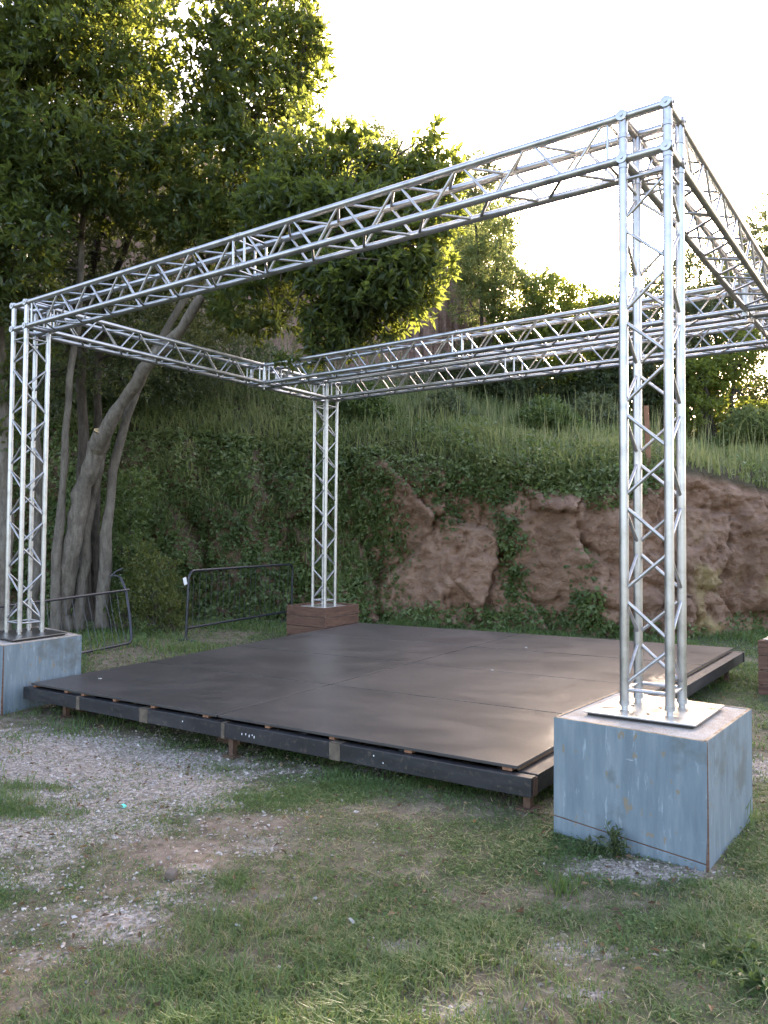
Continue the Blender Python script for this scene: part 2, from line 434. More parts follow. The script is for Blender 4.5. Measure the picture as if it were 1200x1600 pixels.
BARE = [(290, 1330, .75, .4, 1.0), (230, 1380, .5, .3, .8), (380, 1290, .6, .3, .9), (430, 1320, .5, .2, .8), (200, 1440, .6, .22, .85), (330, 1420, .5, .25, .7), (250, 1480, .5, .2, .7), (770, 1400, .25, .12, .6), (1040, 1420, .5, .16, .55),
    (620, 1270, .5, .14, .7), (600, 1290, .35, .12, .5), (760, 1300, .25, .1, .4), (50, 1500, .6, .2, .6), (800, 1560, .3, .15, .5), (1110, 1470, .3, .12, .45), (1060, 1540, .25, .12, .4),
    (560, 1470, .3, .15, .45), (120, 1570, .5, .2, .5), (690, 1540, .35, .15, .5), (900, 1530, .35, .2, .55), (1170, 1230, .6, .4, .6), (450, 1530, .3, .14, .4)]
def blob(X, Y, lst):
    out = np.zeros_like(X)
    for (px, py, L_, W_, w) in lst:
        c = gp(px, py); dx = X-c[0]; dy = Y-c[1]
        e = ((dx*RX[0]+dy*RX[1])/L_)**2+((dx*FX[0]+dy*FX[1])/W_)**2
        out = np.maximum(out, w*np.exp(-e*.9))
    return out
def ground_z(X, Y):
    z = .05*(fbm(X, Y, 0, .5, 3, 3)-.5)+.022*(fbm(X, Y, 0, 3.2, 9, 3)-.5)
    z = z-.095*sstep(-7.5, -5.4, X)*(1-sstep(-3.6, -1.0, X))*sstep(-2.2, -.5, Y)*(1-sstep(4.5, 7, Y))
    return z*np.exp(-(np.hypot(X, Y-3)/40)**2)
def masks(X, Y):
    n = fbm(X, Y, 0, 1.6, 21, 4); n2 = fbm(X, Y, 0, 5.5, 31, 3)
    g = np.clip(blob(X, Y, GRAVEL)+(n-.5)*.6+(n2-.5)*.4+.0, 0, 1)*(blob(X, Y, GRAVEL) > .08)
    b = np.clip(blob(X, Y, BARE)+(n2-.5)*.7, 0, 1)
    under = sstep(-5.9, -5.3, X)*(1-sstep(-1.0, -.8, X))*sstep(-.15, .5, Y)*(1-sstep(4.7, 5.1, Y))
    turf = np.clip(1-1.05*np.maximum(g, b)-.95*under, 0, 1)
    turf *= .35+.75*sstep(.32, .56, fbm(X, Y, 0, .9, 77, 4))
    return g, b, np.clip(turf, 0, 1)
def axis(fine0, fine1, step, far):
    c = list(np.arange(fine0, fine1+1e-6, step)); s = step
    lo, hi = [], []
    x = fine1
    while x < far: s *= 1.35; x += s; hi.append(x)
    s = step; x = fine0
    while x > -far: s *= 1.35; x -= s; lo.append(x)
    return np.array(lo[::-1]+c+hi)
gx, gy = axis(-11, 5, .07, 700), axis(-4.4, 9, .07, 700)
GX, GY = np.meshgrid(gx, gy)
fx, fy = GX.ravel(), GY.ravel()
fz = ground_z(fx, fy)
ny, nx = GX.shape
I = np.arange(nx*ny).reshape(ny, nx)
Q = np.stack([I[:-1, :-1], I[:-1, 1:], I[1:, 1:], I[1:, :-1]], -1).reshape(-1, 4)
me = new_mesh('ground', np.stack([fx, fy, fz], 1), [Q], True)
g_, b_, t_ = masks(fx, fy)
fattr(me, 'gravel', g_, 'POINT'); fattr(me, 'turf', t_, 'POINT')
ground = tag(mobj('ground', me, MAT['ground']), 'flat yard of worn grass, bare earth and pale gravel', None, kind='structure')

# ================================================================== STRUCTURE: bank and hill
def interp(x, xs, ys):
    """smooth interpolation through survey points"""
    xs = np.array(xs, float); ys = np.array(ys, float)
    w = 0
    for dx in (-.45, -.2, 0, .2, .45): w = w+np.interp(np.asarray(x)+dx, xs, ys)
    return w/5
def bank_base(a): return interp(a, [-40, -20, -12, -9, -6, -3, -.4, .5, 1.5, 3.1, 4.3, 5.6, 6.3, 7.3, 12, 20, 40], [8, 12.0, 14.0, 14.4, 14.8, 15.0, 14.95, 14.3, 13.4, 12.75, 12.5, 12.7, 13.2, 13.0, 14.5, 16, 14])
def rim_z(a): return interp(a, [-40, -9, -6, -3, 0, 1.6, 3, 4.5, 5.5, 6.2, 7, 9, 14, 40], [4.2, 4.2, 3.9, 3.7, 3.4, 3.0, 2.62, 2.82, 2.9, 2.72, 2.55, 2.6, 3.0, 3.0])
def lean(a): return interp(a, [-40, -4, 0, 2, 5, 7, 12, 40], [1.9, 1.9, 1.5, 1.15, .75, .7, 1.0, 1.2])
def slope(a): return interp(a, [-40, -6, -1, 2, 5, 8, 14, 40], [.55, .50, .40, .33, .24, .20, .2, .2])
def cliff_h(a): return interp(a, [-40, -8, -3, 0, 2.2, 4, 6, 9, 40], [6, 6, 5.2, 4.6, 3.8, 1.6, .5, .2, 0])
def hill_z(a, d):
    """height of the hill behind the rim"""
    dr = bank_base(a)+lean(a)
    e = np.maximum(d-dr, 0)
    z = rim_z(a)+slope(a)*np.minimum(e, 12)+.10*np.clip(e-12, 0, 40)+.25*(1-np.exp(-e*1.2))
    st = 22.3+.8*(fbm(a, d*.2, 0, .6, 5, 3)-.5)*2
    return z+cliff_h(a)*sstep(0, 2.3, d-st)+.5*(fbm(a, d, 0, .35, 41, 4)-.5)*sstep(0, 1.5, e)
ROCKSEED = np.random.default_rng(11)
NC = 60
cell_c = np.stack([ROCKSEED.uniform(-9, 13, NC), ROCKSEED.uniform(-.5, 3.6, NC)], 1)
cell_h = ROCKSEED.uniform(-1, 1, NC); cell_g = ROCKSEED.normal(0, .30, (NC, 2))
def rock_disp(a, h):
    """blocky fractured relief, metres out of the face"""
    aa = a+.34*(fbm(a, h, 0, 1.3, 61, 5, .6)-.5)+.16*h; hh = h+.34*(fbm(a, h, 4, 1.3, 62, 5, .6)-.5)
    d = np.full((NC,)+a.shape, 0.0)
    for k in range(NC): d[k] = np.hypot((aa-cell_c[k, 0])*1.05, (hh-cell_c[k, 1])*.72)
    o = np.argpartition(d, 2, 0); i0 = o[0]; d0 = np.take_along_axis(d, o[:2], 0); d0s = np.sort(d0, 0)
    i0 = np.argmin(d, 0)
    crack = sstep(0, .11, d0s[1]-d0s[0])
    g = cell_h[i0]*.13+(aa-cell_c[i0, 0])*cell_g[i0, 0]+(hh-cell_c[i0, 1])*cell_g[i0, 1]
    big = (fbm(a, h, 0, .45, 71, 2)-.5)*.6
    fine = (fbm(a, h, 0, 2.6, 81, 5, .62)-.5)*.40+(fbm(a, h*.45, 0, 7, 91, 4, .6)-.5)*.16-.10*(1-np.abs(2*fbm(a, h*.6, 3, 3.1, 93, 4)-1))**6
    ridge = (fbm(a, h, 7, 8, 95, 4, .7)-.5)*.15
    return big+g-.10*(1-crack)+fine*1.25+ridge
av = np.concatenate([np.linspace(-40, -11, 40)[:-1], np.arange(-11, -2, .11), np.arange(-2, 9.4, .042), np.linspace(9.45, 13, 36), np.linspace(13.5, 40, 30)])
NT_FACE = 88
tf = np.linspace(-.10, 1, NT_FACE)
es = np.concatenate([[.08, .2, .35, .55], np.arange(.8, 14, .28), np.geomspace(14.5, 75, 22)])
A_, T_ = np.meshgrid(av, tf)
H = T_*rim_z(A_)
bulge = np.clip(T_, 0, 1)
out = rock_disp(A_, H)*sstep(-.15, .1, T_)
rnd_top = sstep(.78, 1.0, T_)
D1 = bank_base(A_)+lean(A_)*(.62*bulge+.38*bulge**4)-out*(1-.55*rnd_top)
Z1 = H-.10*rnd_top*(A_*0+1)+.05*(fbm(A_, H, 2, 3, 5, 3)-.5)
A2, E2 = np.meshgrid(av, es)
w = np.exp(-E2/.5)
top_out = out[-1][None, :]*(.45)*w
D2 = bank_base(A2)+lean(A2)+E2-top_out
Z2 = hill_z(A2, D2+top_out)-.10*w
clf_steep = sstep(22.0, 23, D2)*(1-sstep(25.5, 26.5, D2))
D2 = D2-clf_steep*rock_disp(A2*.8+3, Z2*.6)*1.6*sstep(1.0, 3.0, cliff_h(A2))
AA = np.vstack([A_, A2]); DD = np.vstack([D1, D2]); ZZ = np.vstack([Z1, Z2])
X_, Y_ = site(AA, DD)
ny, nx = AA.shape
I = np.arange(nx*ny).reshape(ny, nx)
Q = np.stack([I[:-1, :-1], I[:-1, 1:], I[1:, 1:], I[1:, :-1]], -1).reshape(-1, 4)
bank_V = np.stack([X_.ravel(), Y_.ravel(), ZZ.ravel()], 1)
me = new_mesh('hillside', bank_V, [Q], True)
soil = np.vstack([sstep(.93, 1.0, T_), np.ones_like(A2)*(1-clf_steep*sstep(1, 3, cliff_h(A2)))])
soil = np.maximum(soil, np.vstack([1-sstep(-1.8, .4, A_+.6*(fbm(A_, H, 0, 1, 3, 3)-.5)), A2*0])*.7)
och = np.vstack([(sstep(4.9, 5.3, A_)*(1-sstep(5.5, 5.8, A_))+sstep(6.0, 6.4, A_))*(1-sstep(.25, .75, T_))*sstep(.35, .6, fbm(A_, H, 0, 2.2, 51, 3)), A2*0])
fattr(me, 'soil', soil.ravel(), 'POINT'); fattr(me, 'ochre', och.ravel(), 'POINT')
fattr(me, 'cliff', np.vstack([A_*0, clf_steep]).ravel(), 'POINT')
bank = tag(mobj('hillside', me, MAT['rock']), 'reddish rock bank and hill rising behind the stage', None, kind='structure')
# sampler on the face and on the hill
bank_grid = bank_V.reshape(ny, nx, 3)
def face_at(a, t):
    """point and normal on the bank; t 0..1 up the face"""
    ia = np.clip(np.searchsorted(av, a)-1, 0, nx-2); fa = np.clip((a-av[ia])/(av[ia+1]-av[ia]), 0, 1)[:, None]
    tt = np.clip((t+.10)/1.10*(NT_FACE-1), 0, NT_FACE-1.001); it = tt.astype(int); ft = (tt-it)[:, None]
    G = bank_grid
    p = (G[it, ia]*(1-fa)+G[it, ia+1]*fa)*(1-ft)+(G[it+1, ia]*(1-fa)+G[it+1, ia+1]*fa)*ft
    n = np.cross(G[it, ia+1]-G[it, ia], G[it+1, ia]-G[it, ia]); n /= np.linalg.norm(n, axis=1)[:, None]+1e-9
    return p, n
def slope_at(a, e):
    ia = np.clip(np.searchsorted(av, a)-1, 0, nx-2); fa = np.clip((a-av[ia])/(av[ia+1]-av[ia]), 0, 1)[:, None]
    ee = np.concatenate([[0], es]); ie = np.clip(np.searchsorted(ee, e)-1, 0, len(ee)-2); fe = ((e-ee[ie])/(ee[ie+1]-ee[ie]))[:, None]
    G = bank_grid; k = ie+NT_FACE-1
    return (G[k, ia]*(1-fa)+G[k, ia+1]*fa)*(1-fe)+(G[k+1, ia]*(1-fa)+G[k+1, ia+1]*fa)*fe
def hill_pt(a, d):
    e = np.array([max(d-float(bank_base(np.array([a]))[0])-float(lean(np.array([a]))[0]), .01)])
    return slope_at(np.array([float(a)]), e)[0]

# ================================================================== STAGE
ZD = [.19, .25, .33, .27]
SC = [at_z(*p, z) for p, z in zip([(49, 1067), (808, 1197), (1146, 1012), (561, 973)], ZD)]   # FL, FR, BR, BL of the deck top
def SP(s, t, dz=0.0):
    p = (SC[0]*(1-s)+SC[1]*s)*(1-t)+(SC[3]*(1-s)+SC[2]*s)*t
    return p+np.array([0, 0, dz])
stage = tag(empty('stage_platform', SP(.5, .5)*np.array([1, 1, 0])), 'low square stage with dark brown plywood deck on a black frame', 'stage')
def sub(mb, name, mat, root, smooth=False, bevel=0):
    off = np.array(root.location)
    mb.V = [v-off for v in mb.V]
    return mb.build(name, mat, root, smooth, bevel)
gap = .0017
for i in range(2):
    for j in range(4):
        s0, s1, t0, t1 = i*.5+gap*(i > 0), (i+1)*.5-gap*(i < 1), j*.25+gap*(j > 0), (j+1)*.25-gap*(j < 3)
        dz = random.uniform(-.001, .001)
        th = .018
        b = MB().hexa([SP(s0, t0, dz-th), SP(s1, t0, dz-th), SP(s1, t1, dz-th), SP(s0, t1, dz-th)], [SP(s0, t0, dz), SP(s1, t0, dz), SP(s1, t1, dz), SP(s0, t1, dz)])
        sub(b, 'deck_panel', MAT['deck'], stage, bevel=.0015)
W_S, W_T = 4.95, 5.4
def beam_st(sa, ta, sb, tb, wid, z0, z1, name, mat, parent=stage, bevel=.004):
    """straight timber between two points of the deck plane; z below the deck top"""
    p, q = SP(sa, ta), SP(sb, tb); d = q-p; d /= np.linalg.norm(d); n = np.array([-d[1], d[0], 0]); n /= np.linalg.norm(n)
    o = n*wid/2; Z = np.array([0, 0, 1])
    b = MB().hexa([p-o+Z*z0, q-o+Z*z0, q+o+Z*z0, p+o+Z*z0], [p-o+Z*z1, q-o+Z*z1, q+o+Z*z1, p+o+Z*z1])
    return sub(b, name, mat, parent, bevel=bevel)
FT, FB = -.042, -.152      # frame top and bottom below the deck
e = .018; er = .022
fr_front = beam_st(-e, .002, 1+er, .002-.004, .07, FB, FT, 'frame_beam', MAT['frame'])
fr_back = beam_st(-e, 1.0, 1+er, 1.0, .07, FB, FT, 'frame_beam', MAT['frame'])
beam_st(1+.0085, .010, 1+.0085, .993, .125, FB+.002, FT-.001, 'frame_beam', MAT['frame'])
beam_st(-.008, .010, -.008, .993, .09, FB+.002, FT-.001, 'frame_beam', MAT['frame'])
for s in (.17, .34, .5, .66, .83): beam_st(s, .012, s, .99, .06, FB+.01, FT-.004, 'joist', MAT['frame'])
beam_st(.992, .012, .992, .99, .05, FT+.001, -.0195, 'batten', MAT['raw_wood'], bevel=.002)
for k, s in enumerate((.006, .105, .155, .245, .345, .47, .60, .72, .845, .985)):
    w_ = random.uniform(.004, .0065)
    beam_st(s-w_, .0095, s+w_, .0095, .07, FT+.001, -.0195, 'packer', MAT['stake'], bevel=.002)
for t in (.2, .45, .7, .93): beam_st(.003, t-.008, .003, t+.008, .06, FT+.001, -.0195, 'packer', MAT['stake'], bevel=.002)
for s, wd in ((.155, .045), (.335, .10), (.52, .035), (.735, .09)):   # tape round the front beam
    p = SP(s, .002-.004*s); d = SP(s+.01, .002)-SP(s, .002); d /= np.linalg.norm(d); n = np.array([d[1], -d[0], 0])
    b = MB()
    c0, c1 = p-d*wd/2, p+d*wd/2; Z = np.array([0, 0, 1]); o = n*.0375; i_ = n*.030
    b.hexa([c0+i_+Z*(FB-.002), c0+o+Z*(FB-.002), c1+o+Z*(FB-.002), c1+i_+Z*(FB-.002)], [c0+i_+Z*(FT+.002), c0+o+Z*(FT+.002), c1+o+Z*(FT+.002), c1+i_+Z*(FT+.002)])
    b.hexa([c0-o*.9+Z*(FT-.002), c0+o+Z*(FT-.002), c1+o+Z*(FT-.002), c1-o*.9+Z*(FT-.002)], [c0-o*.9+Z*(FT+.0022), c0+o+Z*(FT+.0022), c1+o+Z*(FT+.0022), c1-o*.9+Z*(FT+.0022)])
    sub(b, 'tape_band', MAT['tape'], stage)
for s, hz in ((.560, .0), (.568, .004), (.575, -.004), (.581, .006), (.585, -.006), (.43, .012), (.80, .02), (.815, -.015)):  # white paint flecks on the front beam
    p = SP(s, .002-.004*s, (FT+FB)/2+hz); d = SP(s+.01, .002)-SP(s, .002); d /= np.linalg.norm(d); n = np.array([d[1], -d[0], 0])
    M_ = np.stack([d, -n, np.array([0, 0, 1])], 1)
    sub(MB().box(p+n*.0355, (.006, .002, random.uniform(.008, .018)), M_), 'paint_fleck', MAT['white_plastic'], stage)
def leg_at(s, t, w_=.045, foot=True):
    p = SP(s, t); zt_ = p[2]+FB+.004
    gz = float(ground_z(np.array([p[0]]), np.array([p[1]]))[0])
    b = MB().box((p[0], p[1], (zt_+gz-.04)/2), (w_, w_, zt_-gz+.04))
    if foot: b.box((p[0], p[1], gz+.008), (.11, .11, .016))
    sub(b, 'leg', MAT['rust'], stage, bevel=.003)
for s, t in ((1.012, .004), (.53, .004), (.45, .06), (.08, .02), (.04, .5), (.06, .97), (.5, .5), (.5, .97), (1.008, .5), (1.008, .90), (.75, .25), (.3, .75)): leg_at(s, t)
for s in (.06, .47): # timber pads under the front
    p = SP(s, .06); gz = float(ground_z(np.array([p[0]]), np.array([p[1]]))[0]); sub(MB().box((p[0], p[1], gz+.03), (.24, .12, .06), None), 'pad', MAT['rust'], stage, bevel=.006)
# rusty split end plate at the front right corner
p = SP(1.0205, .003, (FT+FB)/2); sub(MB().box(p+np.array([.004, -.006, -.004]), (.012, .060, .10)), 'end_plate', MAT['rust'], stage, bevel=.002)

# ================================================================== BALLAST BLOCKS
def block(name, corners, ztop, label, zbot=-.12):
    c = np.mean(corners, 0); root = tag(empty(name, (c[0], c[1], 0)), label, 'block', 'painted ballast blocks under the truss')
    P = [np.array([*k, 0])-np.array([c[0], c[1], 0]) for k in corners]      # FL FR BR BL
    th = .018
    for k in range(4):
        a, b2 = P[k], P[(k+1) % 4]; d = (b2-a)/np.linalg.norm(b2-a); n = np.array([d[1], -d[0], 0])
        ins = th if k % 2 else 0.0              # side boards sit between the front and back boards
        a2, b3 = a+d*ins, b2-d*ins
        Z = np.array([0, 0, 1.])
        seam = (.095, .040) if k == 0 else None
        zs = [(zbot, zbot), (ztop, ztop)] if seam is None else [(zbot, zbot), seam, (seam[0]+.006, seam[1]+.006), (ztop, ztop)]
        for q in range(0, len(zs), 2):
            (z0a, z0b), (z1a, z1b) = zs[q], zs[q+1]
            bm_ = MB().hexa([a2+Z*z0a, b3+Z*z0b, b3-n*th+Z*z0b, a2-n*th+Z*z0a], [a2+Z*z1a, b3+Z*z1b, b3-n*th+Z*z1b, a2-n*th+Z*z1a])
            bm_.build('side_panel', MAT['blue'], root, bevel=.003)
        # bare plywood strip along the joint
        if seam is not None:
            bm_ = MB().hexa([a2+Z*(seam[0]-.001)-n*.003, b3+Z*(seam[1]-.001)-n*.003, b3-n*th+Z*(seam[1]-.001), a2-n*th+Z*(seam[0]-.001)], [a2+Z*(seam[0]+.007)-n*.003, b3+Z*(seam[1]+.007)-n*.003, b3-n*th+Z*(seam[1]+.007), a2-n*th+Z*(seam[0]+.007)])
            bm_.build('joint_strip', MAT['crate'], root)
    # chipped bare edge on the upright corner and along the top rim
    cr = P[1]
    MB().tube([cr+np.array([-.004, .010, zbot]), cr+np.array([-.003, .010, .2]), cr+np.array([-.004, .011, .4]), cr+np.array([-.004, .010, ztop-.004])], [.0125, .0095, .0085, .007], 6).build('corner_strip', MAT['crate'], root, True)
    ins = [p_*(1-.022) for p_ in P]
    bt = MB().hexa([p_+np.array([0, 0, zbot]) for p_ in ins], [p_+np.array([0, 0, ztop-.0035]) for p_ in ins])
    bt.build('core', MAT['block_top'], root)
    for k in range(4):
        a, b2 = P[k], P[(k+1) % 4]; d = (b2-a)/np.linalg.norm(b2-a); n = np.array([d[1], -d[0], 0]); Z = np.array([0, 0, 1.])
        a2, b3 = a+d*.001-n*.001, b2-d*.001-n*.001
        bm_ = MB().hexa([a2+Z*(ztop-.002), b3+Z*(ztop-.002), b3-n*.016+Z*(ztop-.002), a2-n*.016+Z*(ztop-.002)], [a2+Z*(ztop+.0014), b3+Z*(ztop+.0014), b3-n*.016+Z*(ztop+.0014), a2-n*.016+Z*(ztop+.0014)])
        bm_.build('top_edge', MAT['edge'], root)
    return root
near_c = [(-.395, -.436), (.383, -.479), (.415, .433), (-.36, .48)]
block('ballast_block', near_c, .612, 'weathered blue painted block under the nearest truss column')
left_c = [(-6.72, -.40), (-5.67, -.567), (-5.826, .341), (-6.86, .50)]
block('ballast_block', left_c, .548, 'pale blue block at the left edge with a plate tinted dark for reflected trees on top')

# ================================================================== TIMBER CRATES
def crate(corners, ztop, n, label, zbot=-.05):
    c = np.mean(corners, 0); root = tag(empty('timber_crate', (c[0], c[1], 0)), label, 'crate', 'timber crates under the rear columns')
    P = [np.array([*k, 0])-np.array([c[0], c[1], 0]) for k in corners]; th = .035; Z = np.array([0, 0, 1.])
    hs = (ztop-zbot)/n
    for k in range(4):
        a, b2 = P[k], P[(k+1) % 4]; d = (b2-a)/np.linalg.norm(b2-a); nn = np.array([d[1], -d[0], 0])
        ins = th if k % 2 else 0
        for q in range(n):
            a2, b3 = a+d*(ins+random.uniform(0, .004)), b2-d*(ins+random.uniform(0, .004))
            o = nn*random.uniform(-.006, .0)
            z0, z1 = zbot+q*hs+.003, zbot+(q+1)*hs-.003-random.uniform(0, .004)
            MB().hexa([a2+o+Z*z0, b3+o+Z*z0, b3+o-nn*th+Z*z0, a2+o-nn*th+Z*z0], [a2+o+Z*z1, b3+o+Z*z1, b3+o-nn*th+Z*z1, a2+o-nn*th+Z*z1]).build('plank', MAT['crate'], root, bevel=.005)
    ins = [p_*.9 for p_ in P]
    MB().hexa([p_+Z*zbot for p_ in ins], [p_+Z*(ztop-.035) for p_ in ins]).build('fill', MAT['block_top'], root)
    return root
crate([(-6.75, 4.40), (-5.96, 4.36), (-6.05, 5.29), (-6.84, 5.33)], .54, 4, 'reddish brown plank crate under the far truss column')
crate([(-.225, 4.33), (.57, 4.28), (.61, 5.20), (-.185, 5.25)], .55, 4, 'brown plank crate at the right edge beyond the stage')

# ================================================================== TRUSS FRAME
L_, W_, M_, ZT = 6.304, 4.741, 3.4025, 3.909
TA, TR, TB = .12, .025, .0098
truss = tag(empty('truss_frame', (-3.15, 2.4, 0)), 'silver aluminium box truss frame standing over the stage', 'truss')
TOFF = np.array([-3.15, 2.4, 0.0])
_brace_cache = {}
def brace_mesh(Lb):
    k = round(Lb, 3)
    if k not in _brace_cache:
        me = MB().tube([[0, 0, 0], [0, 0, k]], TB, 7, False).mesh('brace', True); me.materials.append(MAT['alu']); _brace_cache[k] = me
    return _brace_cache[k]
COLLAR = MB().tube([[0, 0, 0], [0, 0, .024]], TR+.0035, 14).mesh('collar'); smooth_mesh(COLLAR); COLLAR.materials.append(MAT['alu'])
DISC = MB().tube([[0, 0, .020], [0, 0, .034], [0, 0, .0345], [0, 0, .040]], [.031, .031, .010, .010], 14).mesh('joint_disc'); smooth_mesh(DISC); DISC.materials.append(MAT['alu'])
def place_bar(p, q, parent, origin, name='brace', mesh=None):
    v = Vector(q-p); o = bpy.data.objects.new(name, mesh or brace_mesh(v.length)); link(o, parent)
    o.rotation_mode = 'QUATERNION'; o.rotation_quaternion = v.to_track_quat('Z', 'Y'); o.location = Vector(p-origin)
def segment(p0, p1, e1, e2, single, z_rings=(0.06,), label=None, collars=(), pins=True, half=.25, chord_ext=(0, 0), ring_both=True):
    """a length of box truss from p0 to p1 (axis); e1, e2 are the two cross axes"""
    p0 = np.array(p0, float); p1 = np.array(p1, float); e1 = np.array(e1, float); e2 = np.array(e2, float)
    ax = p1-p0; Ln = np.linalg.norm(ax); ax /= Ln
    corner = [(-1, -1), (1, -1), (1, 1), (-1, 1)]
    def C(k, s): return p0+ax*s+e1*TA*corner[k % 4][0]+e2*TA*corner[k % 4][1]
    def tr(d, n=1): return d*n
    org = p0.copy()
    seg = empty('truss_segment', org-TOFF, 0, truss)
    if label: seg['label'] = label
    # end frames (four bars near each end) and the coupler collars
    ends = [z_rings[0]] + ([Ln-z_rings[0]] if ring_both else [])
    for s in ends:
        for k in range(4):
            a, b = C(k, s), C(k+1, s); d = (b-a)/np.linalg.norm(b-a); place_bar(a+d*TR*.9, b-d*TR*.9, seg, org, 'end_bar')
    for k in range(4):
        for s in (0.012, Ln-.012)+tuple(collars): place_bar(C(k, s-.012), C(k, s+.012), seg, org, 'collar', COLLAR)
    for k in range(4):
        MB().tube([C(k, -chord_ext[0])-org, C(k, Ln*.33)-org, C(k, Ln*.66)-org, C(k, Ln+chord_ext[1])-org], TR, 16).build('chord', MAT['alu'], seg, smooth=True)
    s0, s1 = z_rings[0], Ln-(z_rings[0] if ring_both else .03)
    nb = max(1, int(round((s1-s0)/half))); st = (s1-s0)/nb
    lac = MB()
    for k in range(4):
        for j in range(nb):
            flip = (j+k) % 2
            a, b = (C(k, s0+j*st+.024), C(k+1, s0+(j+1)*st-.024)) if not flip else (C(k+1, s0+j*st+.024), C(k, s0+(j+1)*st-.024))
            d = (b-a)/np.linalg.norm(b-a)
            a2, b2 = a+d*TR*.8, b-d*TR*.8
            if single: place_bar(a2, b2, seg, org)
            else: lac.tube([a2-org, b2-org], TB, 6, False)
    if not single: tag(lac.build('lacing', MAT['alu'], seg, smooth=True), kind='stuff')
    return seg
X1, Y1, Z1v = np.eye(3)
cols = [((0, 0), .6385, True), ((-L_, 0), .5749, True), ((-L_, W_), .515, True), ((0, W_), .53, False)]
for (cx, cy), zp, single in cols:
    segment((cx, cy, zp+.02), (cx, cy, ZT-.24-.03), X1, Y1, single, (.085,), collars=(ZT-.24-.03-.5,))
def hbeam(p, q, single, z_rings=.06):
    p = np.array([*p, ZT-TA]); q = np.array([*q, ZT-TA]); d = (q-p)/np.linalg.norm(q-p)
    nrm = np.cross(np.array([0, 0, 1.]), d)
    return segment(p, q, -nrm, np.array([0, 0, 1.]), single, (z_rings,))
gapc = TA+.028
for (yy, single) in ((0, True), (M_, False), (W_, False)):
    hbeam((-L_+gapc, yy), (-L_/2-.002, yy), single)
    hbeam((-L_/2+.002, yy), (-gapc, yy), single)
for (xx, single) in ((-L_, True), (0, False)):
    hbeam((xx, gapc), (xx, M_-gapc), single)
    hbeam((xx, M_+gapc), (xx, W_-gapc), single)
def node_cube(cx, cy, outs):
    b = MB(); c = np.array([cx, cy, ZT-TA])-TOFF
    P = {(i, j, k): c+TA*np.array([i, j, k]) for i in (-1, 1) for j in (-1, 1) for k in (-1, 1)}
    for a in P:
        for d in range(3):
            if a[d] == -1:
                q = list(a); q[d] = 1; ext = np.zeros(3); ext[d] = .03
                b.tube([P[a]-ext, P[tuple(q)]+ext], TR, 14)
    cube = b.build('corner_box', MAT['alu'], truss, smooth=True)
    # joint discs with bolt heads on the outward nodes
    for ox, oy in outs:
        for a in P:
            if (ox and a[0] == ox) or (oy and a[1] == oy):
                n = np.array([ox, oy, 0.0]); place_bar(P[a], P[a]+n, cube, np.zeros(3), 'joint_disc', DISC)
for cx, cy, outs in ((0, 0, [(1, 0), (0, -1)]), (-L_, 0, [(-1, 0), (0, -1)]), (-L_, W_, [(-1, 0), (0, 1)]), (0, W_, [(1, 0), (0, 1)]), (-L_, M_, [(-1, 0)]), (0, M_, [(1, 0)])): node_cube(cx, cy, outs)
# clamps where the middle beam meets the side beam
for px_, py_ in ((-.12, M_-.12), (-.12, M_+.12), (.12, M_-.12), (-L_+.12, M_-.12)):
    MB().box(np.array([px_, py_, ZT-.24-.045])-TOFF, (.05, .05, .035)).tube([np.array([px_, py_, ZT-.24-.09])-TOFF, np.array([px_, py_, ZT-.24-.03])-TOFF], .007, 6).build('clamp', MAT['alu'], truss, bevel=0)
# base plates
def base_plate(corn, z, mat, holes=True):
    P = [np.array([*k, 0])-TOFF for k in corn]; Z = np.array([0, 0, 1.])
    pl = MB().hexa([p_+Z*(z-.010) for p_ in P], [p_+Z*z for p_ in P]).build('base_plate', mat, truss, bevel=.003)
    c = np.mean(P, 0)
    rb = [c+(p_-c)*.94 for p_ in P]
    MB().hexa([p_+Z*(z-.024) for p_ in rb], [p_+Z*(z-.0105) for p_ in rb]).build('rubber_pad', MAT['rubber'], pl)
    return pl
bp = base_plate([(-.287, -.295), (.284, -.27), (.295, .33), (-.26, .34)], .636, MAT['alu_plate'])
p = np.array([-.20, -.14, .6372])-TOFF
MB().box(p, (.075, .035, .0012), np.array(Matrix.Rotation(.35, 3, 'Z'))).build('slot', MAT['rubber'], bp)
for q in ((.02, -.17), (.03, .02), (-.11, -.02)):
    MB().tube([np.array([*q, .636])-TOFF, np.array([*q, .640])-TOFF], .010, 10).build('bolt_hole', MAT['rubber'], bp)
base_plate([(-6.60, -.33), (-5.80, -.40), (-5.925, .245), (-6.62, .31)], .5735, MAT['reflect_plate'])
base_plate([(-6.55, 4.50), (-6.06, 4.48), (-6.06, 4.98), (-6.55, 5.0)], .5315, MAT['alu_plate'])
base_plate([(-.20, 4.50), (.30, 4.49), (.30, 5.0), (-.20, 5.0)], .546, MAT['alu_plate'])
# column feet: spigots under each tube
for (cx, cy), zp, _s in cols:
    for i in (-1, 1):
        for j in (-1, 1):
            z0 = {.6385: .636, .5749: .5735, .515: .5315, .53: .546}[zp]
            zt_ = max(zp+.03, z0+.012)
            MB().tube([np.array([cx+TA*i, cy+TA*j, z0-.001])-TOFF, np.array([cx+TA*i, cy+TA*j, zt_])-TOFF], .0185, 12).build('foot', MAT['alu'], truss, smooth=True)

